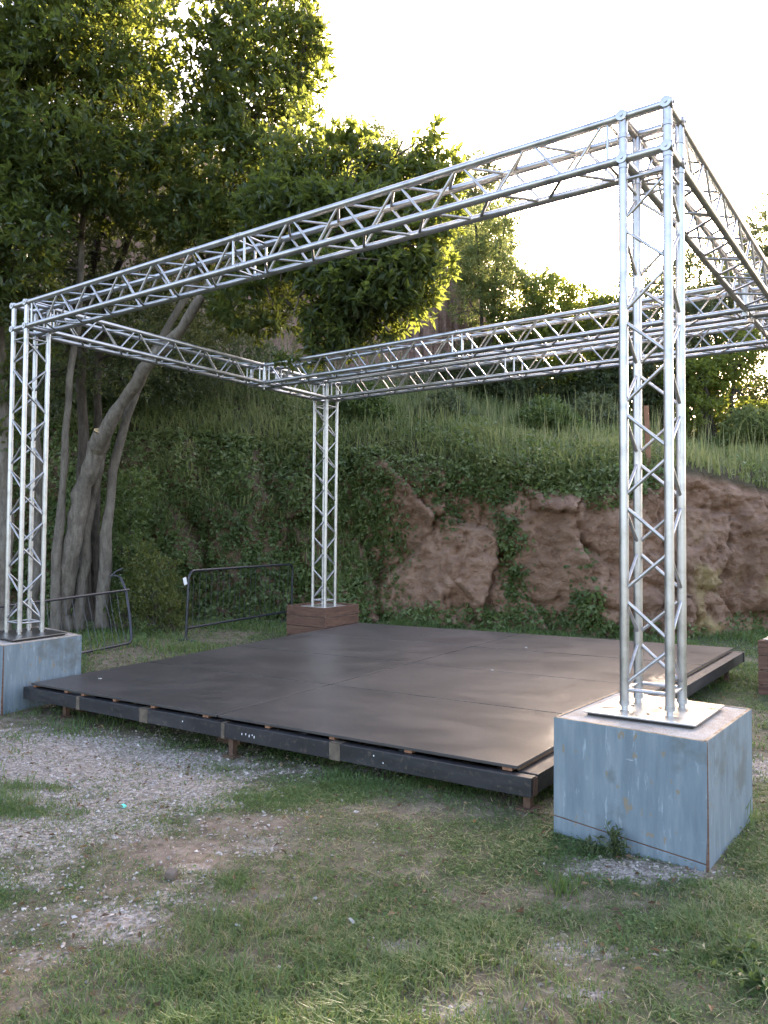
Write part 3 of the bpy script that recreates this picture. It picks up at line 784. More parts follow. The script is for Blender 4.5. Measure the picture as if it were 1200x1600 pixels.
# ================================================================== BARRIERS
def arc(pts, rad, n=5):
    """round the inner corners of a polyline"""
    pts = [np.array(p_, float) for p_ in pts]; out = [pts[0]]
    for i in range(1, len(pts)-1):
        a, b, c = pts[i-1], pts[i], pts[i+1]
        u = (a-b)/np.linalg.norm(a-b); v = (c-b)/np.linalg.norm(c-b)
        p_, q_ = b+u*rad, b+v*rad
        for k in range(n+1):
            t = k/n; out.append((1-t)**2*p_+2*t*(1-t)*b+t*t*q_)
    out.append(pts[-1]); return out
P0 = np.array([-7.81, 3.37, 0]); P1 = np.array([-8.42, 6.35, 0.0])
dv = (P1-P0)/np.linalg.norm(P1-P0); LB = np.linalg.norm(P1-P0)
bar = tag(empty('crowd_barrier', P0), 'upright dark crowd barrier beside the far plank crate', 'barrier')
tilt = np.array([0.0, 0.0, 0])
H1 = 1.05
MB().tube(arc([[0, 0, .0], [.03, .02, H1], dv*LB+np.array([.02, 0, H1+.02]), dv*LB+np.array([0, 0, .02])], .14, 6), .019, 10).build('rail_hoop', MAT['barrier'], bar, smooth=True)
MB().tube([dv*.0+np.array([.005, 0, .20]), dv*LB+np.array([0, 0, .21])], .018, 10).build('bottom_rail', MAT['barrier'], bar, smooth=True)
nv = np.array([dv[1], -dv[0], 0])
for k in range(19):
    s = (k+1)/20*LB; wv = random.uniform(-.012, .012)
    MB().tube([dv*s+np.array([0, 0, .20]), dv*(s+wv)+np.array([.01, 0, .62]), dv*s+np.array([.02, 0, H1+.01])], .0030, 5, False).build('rod', MAT['wire'], bar, smooth=True)
for s in (0.0, LB): MB().tube([dv*s-nv*.22+np.array([0, 0, .012]), dv*s+np.array([0, 0, .03]), dv*s+nv*.22+np.array([0, 0, .012])], .015, 8).build('foot', MAT['barrier'], bar, smooth=True)
MB().box(np.array([.02, -.045, .90]), (.008, .06, .11), np.array(Matrix.Rotation(.3, 3, 'X'))).build('tag', MAT['white_plastic'], bar, bevel=.003)

# battered barrier leaning on the trunks
B0 = at_z(206, 1003, .07); B1 = at_z(127, 1020, .05); dl = (B1-B0)/np.linalg.norm(B1-B0)
bb = tag(empty('crowd_barrier', (B0[0], B0[1], 0)), 'bent dark crowd barrier leaning by the tree trunks at the left', 'barrier')
off = np.array([B0[0], B0[1], 0])
topR = at_d(197, 922, 11.25)-off; tipR = at_d(188, 902, 11.3)-off; midR = at_d(203, 965, 11.1)-off
botR = B0-off
topL = topR+dl*2.9+np.array([0, 0, -.02]); botL = botR+dl*2.9
MB().tube(arc([tipR, topR, midR, botR+np.array([0, 0, -.01]), botR+dl*1.2, botL, topL], .10, 5), .019, 10).build('rail_hoop', MAT['barrier'], bb, smooth=True)
MB().tube([topR-dl*.06, topR+dl*1.4+np.array([0, 0, -.015]), topL], .018, 10).build('top_rail', MAT['barrier'], bb, smooth=True)
for k in range(19):
    s = (k+1)/20*2.9; w_ = random.uniform(-.05, .02)
    a = topR+dl*(s+.06)+np.array([0, 0, -.005*k/19]); b = botR+dl*(s-.03+w_)
    mid = (a+b)/2+dl*random.uniform(-.03, .03)+np.array([random.uniform(-.02, .02), random.uniform(-.02, .02), 0])
    MB().tube([a, mid, b], .0034, 5, False).build('rod', MAT['wire'], bb, smooth=True)
twist = [tipR+np.array([0, 0, 0]), tipR+np.array([-.06, -.05, .03]), tipR+np.array([-.12, -.09, -.0]), tipR+np.array([-.05, -.03, .09]), tipR+np.array([.03, .02, .13])]
MB().tube(twist, .014, 7).build('bent_bracket', MAT['barrier'], bb, smooth=True)

# wooden stake on the bank
pb = hill_pt(4.66, 13.6); 
MB().box((0, 0, .42), (.085, .085, 1.25)).build('wooden_stake', MAT['stake'], None, bevel=.006)
stk = bpy.context.scene.objects['wooden_stake']; stk.location = pb; stk.rotation_euler = (.03, -.04, .4)
tag(stk, 'reddish wooden stake standing on the rim of the rock bank', 'stake')

# ================================================================== LEAVES
def leaf_mesh(name, base, dirv, length, width, up=None, fold=.25, rnd=None, curl=.0):
    """many rhombic leaves: base points, unit directions"""
    n = len(base)
    if up is None: up = RNG.normal(size=(n, 3))
    side = np.cross(dirv, up); side /= np.linalg.norm(side, axis=1)[:, None]+1e-9
    nor = np.cross(side, dirv)
    length = np.broadcast_to(length, (n,))[:, None]; width = np.broadcast_to(width, (n,))[:, None]
    m_ = base+dirv*length*.48
    V = np.empty((n, 4, 3))
    V[:, 0] = base
    V[:, 1] = m_+side*width*.5+nor*width*fold
    V[:, 2] = base+dirv*length-nor*length*curl
    V[:, 3] = m_-side*width*.5+nor*width*fold
    ix = np.arange(n)[:, None]*4
    T = np.concatenate([ix+np.array([[0, 1, 2]]), ix+np.array([[0, 2, 3]])], 1).reshape(-1, 3)
    me = new_mesh(name, V.reshape(-1, 3), [T])
    if rnd is None: rnd = RNG.random(n)
    fattr(me, 'rnd', np.repeat(rnd, 2))
    return me
def unit(v): return v/(np.linalg.norm(v, axis=-1, keepdims=True)+1e-9)
def lobe_points(lobes, n, shell=.55):
    """points in a union of ellipsoids, biased to the skin; returns points and outward directions"""
    vol = np.array([l[3]*l[4]*l[5] for l in lobes])**(.8); vol = vol/vol.sum()
    k = RNG.choice(len(lobes), n, p=vol)
    Lb = np.array([l[:6] for l in lobes])[k]
    d = unit(RNG.normal(size=(n, 3)))
    r = RNG.random(n)**(1/3.); sh = RNG.random(n) < shell
    r = np.where(sh, .78+.30*RNG.random(n)**1.2, r)
    wob = .75+.5*vnoise(Lb[:, 0]+d[:, 0]*Lb[:, 3]*2, Lb[:, 1]+d[:, 1]*Lb[:, 4]*2, Lb[:, 2]+d[:, 2]*Lb[:, 5]*2, 1.1, 5)
    off = d*r[:, None]*wob[:, None]
    return Lb[:, :3]+off*Lb[:, 3:6], unit(off)
def crown(name, parent, lobes, twigs, per, ll, lw, mat, seed=0, shell=.55, upb=.45, spread=.07, off=(0, 0, 0), rbias=0.0, gaps=.0):
    p, o = lobe_points(lobes, twigs, shell)
    if gaps:
        keep = fbm(p[:, 0], p[:, 1], p[:, 2], 1.0, seed+3, 3) > gaps
        p, o = p[keep], o[keep]
    n = len(p)
    tdir = unit(o*.7+np.array([0, 0, upb])+RNG.normal(size=(n, 3))*.35)
    tr = RNG.random(n)
    base = np.repeat(p, per, 0)+np.repeat(tdir, per, 0)*(RNG.random(n*per)[:, None]*spread)+RNG.normal(size=(n*per, 3))*spread*.25
    d = unit(np.repeat(tdir, per, 0)*.55+RNG.normal(size=(n*per, 3))*.75+np.array([0, 0, .05]))
    rn = np.clip(np.repeat(tr, per)*.55+RNG.random(n*per)*.45+rbias, 0, 1)
    up = unit(np.array([0, 0, 1.])+RNG.normal(size=(n*per, 3))*.45)
    L2 = ll*(.45+.85*RNG.random(n*per)); W2 = lw*(.7+.5*RNG.random(n*per))
    me = leaf_mesh(name, base-np.array(off), d, L2, W2, up, .18, rn, .12)
    return mobj(name, me, mat, parent)
def limb(path, r0, r1, wob=.06, n=14, seed=0, flare=0.0):
    path = np.asarray(path, float); t = np.linspace(0, 1, len(path)); s = np.linspace(0, 1, n)
    # smooth through control points
    pts = np.stack([np.interp(s, t, path[:, i]) for i in range(3)], 1)
    for _ in range(2): pts[1:-1] = (pts[:-2]+2*pts[1:-1]+pts[2:])/4
    rs = np.random.default_rng(seed)
    wv = np.cumsum(rs.normal(size=(n, 3)), 0); wv -= np.linspace(0, 1, n)[:, None]*wv[-1]
    pts += wv*wob*.25
    rad = r0+(r1-r0)*s**.8
    rad = rad*(1+flare*np.exp(-s*n*.55))*(1+.075*rs.normal(size=n))
    return pts, rad
def build_limbs(limbs, name, mat, parent, off, seg=10, joined=False):
    if not joined:
        for pts, rad in limbs: MB().tube(pts-np.array(off), rad, seg).build(name, mat, parent, smooth=True)
        return
    b = MB()
    for pts, rad in limbs: b.tube(pts-np.array(off), rad, seg)
    return tag(b.build(name, mat, parent, smooth=True), kind='stuff')
def twigs_to(lobes, start_pts, n, r0, seed, off):
    """side branches from points on the limbs into the crown"""
    rs = np.random.default_rng(seed); out = []
    start_pts = np.asarray(start_pts)
    for _ in range(n):
        l = lobes[rs.integers(len(lobes))]; q = np.array(l[:3])+rs.normal(size=3)*np.array(l[3:6])*.45
        i = np.argmin(np.linalg.norm(start_pts-q, axis=1)+rs.random(len(start_pts))*.8)
        p = start_pts[i]; mid = (p+q)/2+rs.normal(size=3)*.18*np.linalg.norm(q-p)*.5+np.array([0, 0, -.05])
        out.append(limb([p, mid, q], r0*rs.uniform(.6, 1.2), r0*.25, .08, 9, int(rs.integers(1e6))))
    return out
def lobe(px, py, D, rx, rz, ry=None): 
    p = at_d(px, py, D); return (*p, rx, ry if ry else rx, rz)

# ---- laurel trees at the left
def laurel(base, trunk_paths, lobes, twigs, label, nb=26, mat='laurel', bark='bark', shell=.5, ll=.15, lw=.066, per=7, gaps=0, flare=.28):
    base = np.array([base[0], base[1], 0.0]); root = tag(empty('laurel_tree', base), label, 'tree', 'trees behind the left column')
    limbs = []; starts = []
    for k, (path, r0, r1) in enumerate(trunk_paths):
        l = limb(path, r0, r1, .10, 22, k*7+int(abs(base[0])*31), flare if k == 0 else .1); limbs.append(l); starts.append(l[0][10:])
    build_limbs(limbs, 'trunk', MAT[bark], root, base, 14)
    tw = twigs_to(lobes, np.concatenate(starts), nb, .035, 5+int(abs(base[1])*13), base)
    build_limbs(tw, 'branches', MAT['bark_dark'], root, base, 6, True)
    crown('crown', root, lobes, twigs, per, ll, lw, MAT[mat], off=base, shell=shell, gaps=gaps)
    return root
A = at_d
T1 = [A(98, 1000, 12.75), A(100, 960, 12.75), A(112, 860, 12.7), A(128, 760, 12.6), A(150, 690, 12.5)]
T1b = [A(150, 700, 12.5), A(190, 625, 12.2), A(230, 575, 11.9), A(290, 500, 11.5), A(340, 440, 11.2), A(420, 390, 10.8), A(500, 370, 10.4)]
T1c = [A(125, 985, 12.9), A(128, 900, 12.9), A(132, 800, 12.8), A(150, 720, 12.7), A(182, 660, 12.6), A(215, 590, 12.4)]
lob1 = [lobe(560, 450, 10.3, .95, .55), lobe(620, 400, 10.2, .7, .45), lobe(500, 430, 10.6, .8, .6), lobe(450, 350, 10.8, .9, .8), lobe(540, 340, 10.4, .8, .55), lobe(650, 440, 10.1, .45, .35),
        lobe(400, 470, 11.2, .8, .55), lobe(520, 510, 10.4, .5, .35), lobe(660, 370, 10.2, .45, .4), lobe(590, 350, 10.4, .6, .5), lobe(560, 270, 10.8, .6, .55), lobe(440, 570, 10.1, .18, .13), lobe(470, 280, 11.2, .7, .7),
        lobe(655, 290, 10.5, .4, .45), lobe(655, 215, 10.6, .22, .4), lobe(690, 260, 10.5, .3, .3), lobe(620, 310, 10.5, .5, .5), lobe(545, 500, 10.2, .35, .4), lobe(610, 470, 10.1, .5, .3)]
lob1 = [(l[0], l[1], l[2], l[3]*.84, l[4]*.84, l[5]*.80) for l in lob1]
lob1 += [lobe(x, y, 10.4, .16, .26) for x, y in ((600, 235), (640, 190), (672, 230), (700, 300), (705, 345), (690, 420), (660, 480), (590, 520), (560, 225), (525, 230), (510, 300), (545, 535), (500, 540), (620, 500))]
laurel(A(105, 985, 12.75), [(T1, .165, .135), (T1b, .125, .045), (T1c, .105, .05)], lob1, 4300, 'big laurel with a leaning pale trunk and a fresh saw cut', 90, gaps=.44)
lt = [o for o in scene.objects if o.name.startswith('laurel_tree')][0]
stub = MB().tube([A(148, 700, 12.4)-np.array(lt.location), A(156, 676, 12.33)-np.array(lt.location)], [.12, .10], 14)
lt_stub = stub.build('stub', MAT['bark'], lt, smooth=True)
q0 = A(156.5, 674.5, 12.32)-np.array(lt.location); q1 = A(157, 672.5, 12.315)-np.array(lt.location)
MB().tube([q0, q1], .098, 14).build('saw_cut', MAT['cut_wood'], lt_stub)
# second: tree with crown at top centre
T2 = [A(160, 1000, 13.0), A(162, 930, 13.0), A(170, 820, 13.0), A(178, 720, 13.0), A(200, 640, 12.9), A(250, 520, 12.9), A(330, 420, 12.9), A(358, 330, 12.9), A(362, 200, 12.9), A(368, 60, 12.9), A(375, -80, 12.9)]
lob2 = [lobe(395, 120, 12.6, .9, 1.0), lobe(430, 60, 12.6, .75, .8), lobe(385, 20, 12.8, .75, .8), lobe(420, 190, 12.3, .75, .8), lobe(340, 260, 12.7, 1.0, .8), lobe(450, 260, 12.2, .8, .6), lobe(400, 330, 12.4, 1.0, .6), lobe(480, 90, 12.6, .3, .5), lobe(400, -60, 12.8, .9, .7), lobe(475, 300, 12, .6, .5), lobe(330, 370, 12.5, .9, .5)]
lob2 += [lobe(x, y, 12.5, .2, .34) for x, y in ((480, 30), (495, 70), (500, 110), (470, 150), (460, 200), (480, 230), (500, 260), (460, 0), (315, 60), (320, 200))]
lob2 += [lobe(325, 90, 12.7, .45, .6), lobe(335, 180, 12.7, .5, .5)]
laurel(A(162, 990, 13.0), [(T2, .115, .03)], lob2, 3900, 'slim laurel whose crown stands tallest against the white sky',60, gaps=.37)
# third: left thin trunk, crown left top
T3 = [A(86, 1000, 12.4), A(88, 940, 12.4), A(97, 780, 12.4), A(105, 680, 12.4), A(112, 560, 12.4), A(120, 470, 12.5), A(122, 330, 12.6), A(125, 150, 12.6), A(130, -60, 12.6)]
lob3 = [lobe(130, 90, 12.2, 1.3, 1.2), lobe(60, 160, 12.0, 1.1, 1.1), lobe(190, 60, 12.4, 1.0, 1.0), lobe(205, 180, 12.2, .8, .8), lobe(120, 260, 12.0, 1.2, .8), lobe(30, 300, 11.8, .9, .8), lobe(220, 290, 12.2, .9, .7), lobe(160, -60, 12.4, 1.4, .8), lobe(40, 20, 12, 1.2, 1.0)]
laurel(A(88, 990, 12.4), [(T3, .078, .035)], lob3, 4700, 'laurel with a thin wavy trunk just right of the left column',60, gaps=.37)
# fourth: behind, dark
T4 = [A(140, 985, 14.2), A(132, 760, 14.2), A(128, 620, 14.2), A(142, 500, 14.2), A(165, 380, 14.2), A(170, 150, 14.2)]
T4b = [A(150, 985, 14.4), A(150, 640, 14.4), A(155, 480, 14.4), A(230, 300, 14.2)]
lob4 = [lobe(230, 400, 14.4, 1.6, 1.0), lobe(120, 380, 14.4, 1.5, 1.1), lobe(300, 340, 14.6, 1.3, 1.0), lobe(200, 230, 14.8, 1.7, 1.2), lobe(60, 450, 14.2, 1.2, 1.0), lobe(350, 480, 14.2, 1.3, .6), lobe(250, 520, 14.2, 1.0, .5), lobe(80, 200, 14.8, 1.6, 1.4), lobe(110, 30, 14.8, 1.5, 1.2), lobe(170, 560, 14.2, .9, .7), lobe(60, 600, 14.2, .9, .9), lobe(420, 400, 14.2, .8, .6)]
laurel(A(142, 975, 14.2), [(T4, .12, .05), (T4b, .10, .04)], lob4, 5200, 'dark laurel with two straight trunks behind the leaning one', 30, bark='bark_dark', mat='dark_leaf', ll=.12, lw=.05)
# fifth: trunk at the very left edge
T5 = [A(-6, 1000, 11.9), A(2, 880, 11.9), A(-2, 790, 11.9), A(-10, 620, 11.9), A(0, 420, 11.8), A(-10, 250, 11.8)]
T5b = [A(55, 1000, 12.6), A(52, 880, 12.6), A(55, 700, 12.6), A(30, 560, 12.4), A(10, 420, 12.2)]
lob5 = [lobe(0, 420, 11.4, .9, .5), lobe(30, 380, 11.2, .8, .6), lobe(-60, 300, 11.4, 1.3, 1.0), lobe(-120, 120, 11.8, 1.6, 1.4), lobe(-90, 450, 11.4, 1.0, .8), lobe(10, 520, 12.0, .8, .6), lobe(-20, 640, 12.2, .6, .8)]
laurel(A(0, 990, 11.9), [(T5, .15, .05), (T5b, .10, .04)], lob5, 2600, 'laurel with pale trunks behind the left column', 18)

# ---- trees and bushes on the hill
def bush_tree(name, label, a, d, height, crown_lobes, twigs, per, ll, lw, mat, trunks=1, r=.09, cat='tree', group='trees on the hill', bark='bark_dark', gaps=.0, nb=16, lean_=0.0, shell=.5):
    b = hill_pt(a, d); b = np.array([b[0], b[1], b[2]-.15])
    root = tag(empty(name, b), label, cat, group)
    lobes = []
    for (da, dd, z, ra, rz) in crown_lobes:
        x, y = site(a+da, d+dd); lobes.append((float(x), float(y), b[2]+z, ra, ra, rz))
    rs = np.random.default_rng(int(abs(a*100)+d*10)); limbs = []; starts = []
    for k in range(trunks):
        x0, y0 = site(a+(k-(trunks-1)/2)*.25, d)
        l0 = lobes[k % len(lobes)]
        top = np.array([l0[0], l0[1], l0[2]+.3*l0[5]])
        p0 = np.array([float(x0), float(y0), b[2]])
        mid1 = p0+(top-p0)*.35+rs.normal(size=3)*np.array([.12, .12, 0])*height*.12
        mid2 = p0+(top-p0)*.68+rs.normal(size=3)*np.array([.12, .12, 0])*height*.14
        l = limb([p0, mid1, mid2, top], r, r*.3, .1, 16, k+int(d*7)); limbs.append(l); starts.append(l[0][5:])
    build_limbs(limbs, 'trunk', MAT[bark], root, b, 9)
    build_limbs(twigs_to(lobes, np.concatenate(starts), nb, r*.35, int(d*11+abs(a)*5), b), 'branches', MAT[bark], root, b, 5, True)
    crown('crown', root, lobes, twigs, per, ll, lw, MAT[mat], seed=int(d), off=b, gaps=gaps, shell=shell, spread=ll)
    return root
def px_a(px, d): return (px-600)/F_PX*d
def row_z(py, d): return 1.55+(842-py)/F_PX*d
def hz(px, d): return float(hill_pt(px_a(px, d), d)[2])
def hill_tree(name, label, px, d, lob_px, twigs, per, ll, lw, mat, **kw):
    a = px_a(px, d); z0 = hz(px, d)-.15
    lobs = [((x-px)/F_PX*d, dd, row_z(y, d+dd)-z0, rx, rz) for (x, y, dd, rx, rz) in lob_px]
    return bush_tree(name, label, a, d, max(l[2] for l in lobs), lobs, twigs, per, ll, lw, mat, **kw)
hill_tree('hill_tree', 'grey green tree on the cliff behind the big laurel crown', 575, 29, [(560, 230, 0, 1.5, 1.1), (590, 270, .4, 1.6, 1.2), (535, 270, 0, 1.2, 1.0), (610, 320, 0, 1.4, 1.1), (560, 340, 0, 1.5, 1.2), (640, 260, 0, .7, .9)], 2600, 8, .16, .06, 'olive', r=.14, gaps=.30)
hill_tree('hill_tree', 'small dark tree crown rising just behind the front beam', 740, 30, [(740, 260, 0, 1.0, .7), (765, 300, 0, .9, .9), (720, 320, 0, 1.0, .9), (750, 360, 0, 1.2, 1.0), (700, 370, 0, 1.2, 1.0), (700, 420, -2, 1.2, .8)], 2400, 8, .16, .06, 'olive', r=.12, gaps=.30)
hill_tree('hill_tree', 'pale olive tree in front of the reddish cliff', 770, 21, [(790, 330, 0, .5, .5), (740, 340, 0, .5, .5), (850, 440, 0, .5, .5), (760, 420, 0, .9, .8), (800, 460, 0, .9, .7), (740, 470, 0, .7, .7), (820, 520, 0, .9, .6), (780, 370, 0, .6, .6), (720, 400, 0, .5, .6), (850, 500, 0, .6, .5)], 2900, 8, .11, .045, 'rim', r=.08, trunks=2, gaps=.31)
hill_tree('hill_tree', 'wide pale tree on the cliff edge above the middle beam', 705, 25.5, [(690, 390, 0, 1.1, .8), (725, 430, 0, 1.1, .8), (670, 330, 0, .9, .8), (715, 340, 0, 1.0, .8), (760, 400, 0, .9, .8), (790, 450, 0, .9, .7)], 2600, 8, .13, .055, 'olive', r=.09, gaps=.32, trunks=2)
hill_tree('sapling', 'thin sparse sapling against the white sky', 822, 21.5, [(822, 400, 0, .4, .7), (838, 460, 0, .5, .5), (810, 490, 0, .4, .6)], 130, 5, .10, .04, 'light_leaf', r=.035, trunks=3, nb=40, gaps=.3)
hill_tree('hill_tree', 'bushy tree right of the sparse sapling', 880, 21, [(880, 480, 0, 1.1, .7), (920, 500, 0, .9, .7), (850, 530, 0, .9, .7), (900, 560, 0, 1.3, .8), (940, 490, 0, .7, .6), (870, 600, 0, 1.1, .6), (930, 560, 0, 1.0, .8), (860, 455, 0, .7, .5), (905, 462, 0, .6, .4), (800, 520, .3, .9, .7)], 3600, 8, .12, .055, 'light_leaf', r=.1, gaps=.27, trunks=2)
hill_tree('hill_tree', 'dark tree seen between the tubes of the nearest column', 1015, 21, [(1010, 450, 0, .8, .8), (1030, 500, 0, 1.3, .9), (980, 520, 0, 1.2, .9), (1000, 590, 0, 1.5, .9), (960, 490, 0, .7, .6), (1060, 560, 0, 1.2, .9), (1050, 490, 0, .8, .6), (990, 560, -.5, 1.2, .8), (1040, 610, -.5, 1.0, .7)], 3200, 8, .125, .055, 'olive', r=.11, gaps=.28, trunks=2)
hill_tree('hill_tree', 'leafy tree right of the nearest column', 1095, 21.5, [(1095, 430, 0, .9, .9), (1120, 480, 0, 1.0, .8), (1080, 490, 0, .9, .7), (1120, 540, 0, 1.2, .7), (1150, 470, 0, .9, .8)], 2600, 8, .125, .055, 'olive', r=.1, gaps=.30, trunks=2)
hill_tree('hill_tree', 'two stemmed tree with bright backlit leaves at the right', 1140, 19.5, [(1100, 590, 0, .75, .6), (1085, 640, -.3, .55, .45), (1150, 570, 0, .9, .5), (1190, 540, 0, 1.0, .7), (1060, 600, .4, .5, .5), (1130, 660, .4, .5, .3), (1180, 640, 0, .5, .4)], 1700, 8, .11, .065, 'light_leaf', r=.11, gaps=.38, trunks=3, nb=24)
hill_tree('hill_tree', 'tall tree at the upper right behind the truss', 1215, 26, [(1195, 400, 0, 1.1, 1.0), (1230, 350, 0, 1.5, 1.2), (1260, 440, 0, 1.8, 1.4), (1200, 480, 0, 1.3, 1.0), (1280, 330, 0, 1.4, 1.3)], 3400, 8, .14, .06, 'olive', r=.15, gaps=.30)
hill_tree('hill_tree', 'dense tree partly outside the right edge', 1330, 22, [(1330, 420, 0, 1.8, 1.4), (1290, 520, 0, 1.6, 1.2), (1400, 480, 0, 2, 1.5), (1340, 600, 0, 1.8, 1.1)], 2000, 8, .16, .06, 'olive', r=.15, gaps=.34)
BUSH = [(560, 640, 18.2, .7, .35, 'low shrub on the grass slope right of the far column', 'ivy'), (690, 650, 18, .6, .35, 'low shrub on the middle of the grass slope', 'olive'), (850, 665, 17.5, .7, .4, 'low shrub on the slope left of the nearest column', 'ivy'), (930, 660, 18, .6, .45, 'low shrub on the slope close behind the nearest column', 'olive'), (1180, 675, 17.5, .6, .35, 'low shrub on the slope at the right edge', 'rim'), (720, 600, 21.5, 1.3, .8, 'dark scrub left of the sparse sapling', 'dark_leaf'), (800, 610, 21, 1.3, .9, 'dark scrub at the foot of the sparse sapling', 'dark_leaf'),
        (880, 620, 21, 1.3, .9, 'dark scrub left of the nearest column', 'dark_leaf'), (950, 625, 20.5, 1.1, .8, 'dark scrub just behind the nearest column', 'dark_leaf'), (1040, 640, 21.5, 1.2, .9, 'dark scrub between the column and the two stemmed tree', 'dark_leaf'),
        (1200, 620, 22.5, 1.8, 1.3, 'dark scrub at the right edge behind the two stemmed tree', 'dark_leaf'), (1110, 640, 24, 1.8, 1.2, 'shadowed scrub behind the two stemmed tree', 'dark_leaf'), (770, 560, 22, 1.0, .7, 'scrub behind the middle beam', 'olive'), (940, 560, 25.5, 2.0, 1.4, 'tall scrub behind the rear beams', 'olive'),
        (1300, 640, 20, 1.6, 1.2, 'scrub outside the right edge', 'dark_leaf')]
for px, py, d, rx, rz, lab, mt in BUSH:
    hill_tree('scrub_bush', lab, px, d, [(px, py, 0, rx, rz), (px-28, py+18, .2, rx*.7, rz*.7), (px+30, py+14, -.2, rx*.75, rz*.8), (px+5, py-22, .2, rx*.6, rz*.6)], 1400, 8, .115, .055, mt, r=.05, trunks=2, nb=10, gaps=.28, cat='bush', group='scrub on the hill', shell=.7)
# foliage wall at the left behind the trees, on the slope
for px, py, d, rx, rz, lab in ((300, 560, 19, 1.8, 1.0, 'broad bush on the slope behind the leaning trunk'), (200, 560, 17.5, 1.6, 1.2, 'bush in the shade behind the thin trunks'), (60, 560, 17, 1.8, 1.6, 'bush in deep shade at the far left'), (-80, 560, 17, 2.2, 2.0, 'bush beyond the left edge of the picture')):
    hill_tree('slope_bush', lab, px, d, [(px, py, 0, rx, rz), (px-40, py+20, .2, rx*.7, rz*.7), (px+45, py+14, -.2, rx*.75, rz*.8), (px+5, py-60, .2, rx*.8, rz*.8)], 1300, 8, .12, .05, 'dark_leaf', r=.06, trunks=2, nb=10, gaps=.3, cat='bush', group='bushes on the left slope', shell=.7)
# low yellowish shrubs in front of the bank
def shrub(px, py, D, lobs, n, label, mat='shrub', ll=.06, lw=.03):
    b = at_z(px, py, 0.0); b = np.array([b[0], b[1], 0.0]); root = tag(empty('shrub', b), label, 'shrub', 'shrubs at the foot of the bank')
    lb = [lobe(x, y, D+dd, rx, rz) for x, y, dd, rx, rz in lobs]
    lm = [limb([b+RNG.normal(size=3)*np.array([.15, .15, 0]), (b+np.array(l[:3]))/2+RNG.normal(size=3)*.08, np.array(l[:3])], .014, .004, .1, 8, i) for i, l in enumerate(lb*3)]
    build_limbs(lm, 'stems', MAT['bark_dark'], root, b, 5, True)
    crown('foliage', root, lb, n, 7, ll, lw, MAT[mat], off=b, shell=.6, spread=.06)
shrub(235, 990, 12.6, [(235, 930, 0, .45, .35), (215, 960, 0, .35, .25), (260, 950, .2, .4, .3), (245, 900, .3, .4, .3), (225, 880, .4, .3, .3), (270, 975, 0, .3, .15)], 900, 'yellow green shrub between the two barriers')
shrub(195, 985, 13.2, [(190, 850, .3, .35, .5), (205, 780, .5, .4, .5), (215, 900, .2, .35, .4), (190, 940, 0, .3, .3)], 800, 'leafy shrub wrapped round the slim pale trunk', 'ivy', .075, .05)

# ================================================================== IVY ON THE BANK, WEEDS, TALL GRASS
def ivy_mask(a, t, h):
    n = fbm(a, h, 0, .8, 131, 4); n2 = fbm(a, h, 0, 2.4, 141, 3)
    m_ = 1-sstep(-.5, .75, a+(n-.5)*2.2+(.5-t)*1.3)                               # solid ivy at the left
    over = sstep(.80-.10*sstep(1.5, 3, -np.abs(a-1.5)+3), .97, t+(n-.5)*.34)*(1-sstep(4.2, 5.0, a))       # overhang along the rim
    foot = (1-sstep(.0, .13, t+(n-.5)*.26))*(1-sstep(4.4, 5.2, a)*.75)             # growth at the foot
    run = np.exp(-((a-(2.15+.35*(.7-t)+.25*(n-.5)))/.17)**2)*sstep(.30, .55, n2+.15*t)
    run2 = np.exp(-((a-(3.30+.30*(.5-t)+.5*(n-.5)))/.15)**2)*(1-sstep(.40, .65, t))*sstep(.36, .54, n2)
    run3 = np.exp(-((a-(1.25+.2*(.5-t)))/.2)**2)*sstep(.45, .7, t)*.7
    return np.clip(np.maximum.reduce([m_, over*.95, foot*.95, run*.8, run2*.95, run3]), 0, 1)*(.45+.75*sstep(.28, .5, n2))
N = 150000
a = RNG.uniform(-11.5, 7.5, N); t = RNG.uniform(-.02, 1.06, N); h = t*rim_z(a)
k = RNG.random(N) < ivy_mask(a, t, h)*np.where(a < -6.5, .6, 1)
a, t, h = a[k], np.minimum(t[k], 1), h[k]
p, n = face_at(a, t)
if n[:, 1].mean() > 0: n = -n
thick = (.04+.30*fbm(a, h, 0, 1.3, 151, 3)**1.5*ivy_mask(a, t, h))*RNG.random(len(a))**.7
p = p+n*thick[:, None]
lift = np.clip(ivy_mask(a, t, h), 0, 1)
d = unit(n*.35+np.array([0, 0, -.5])+RNG.normal(size=p.shape)*.6)
up = unit(n+np.array([0, 0, .5])+RNG.normal(size=p.shape)*.4)
rn = np.clip(.15+1.0*(fbm(a, h, 0, 1.0, 161, 3)-.36)+RNG.random(len(a))*.5+.25*sstep(.6, 1, t), 0, 1)
me = leaf_mesh('ivy', p, d, (.035+.075*RNG.random(len(a))**1.5)*(.75+.6*vnoise(a, h, 0, 1.3, 166)), (.032+.06*RNG.random(len(a))**1.5)*(.75+.6*vnoise(a, h, 0, 1.3, 166)), up, .1, rn)
tag(mobj('ivy', me, MAT['ivy']), 'ivy and brambles covering the bank', 'ivy', kind='stuff')

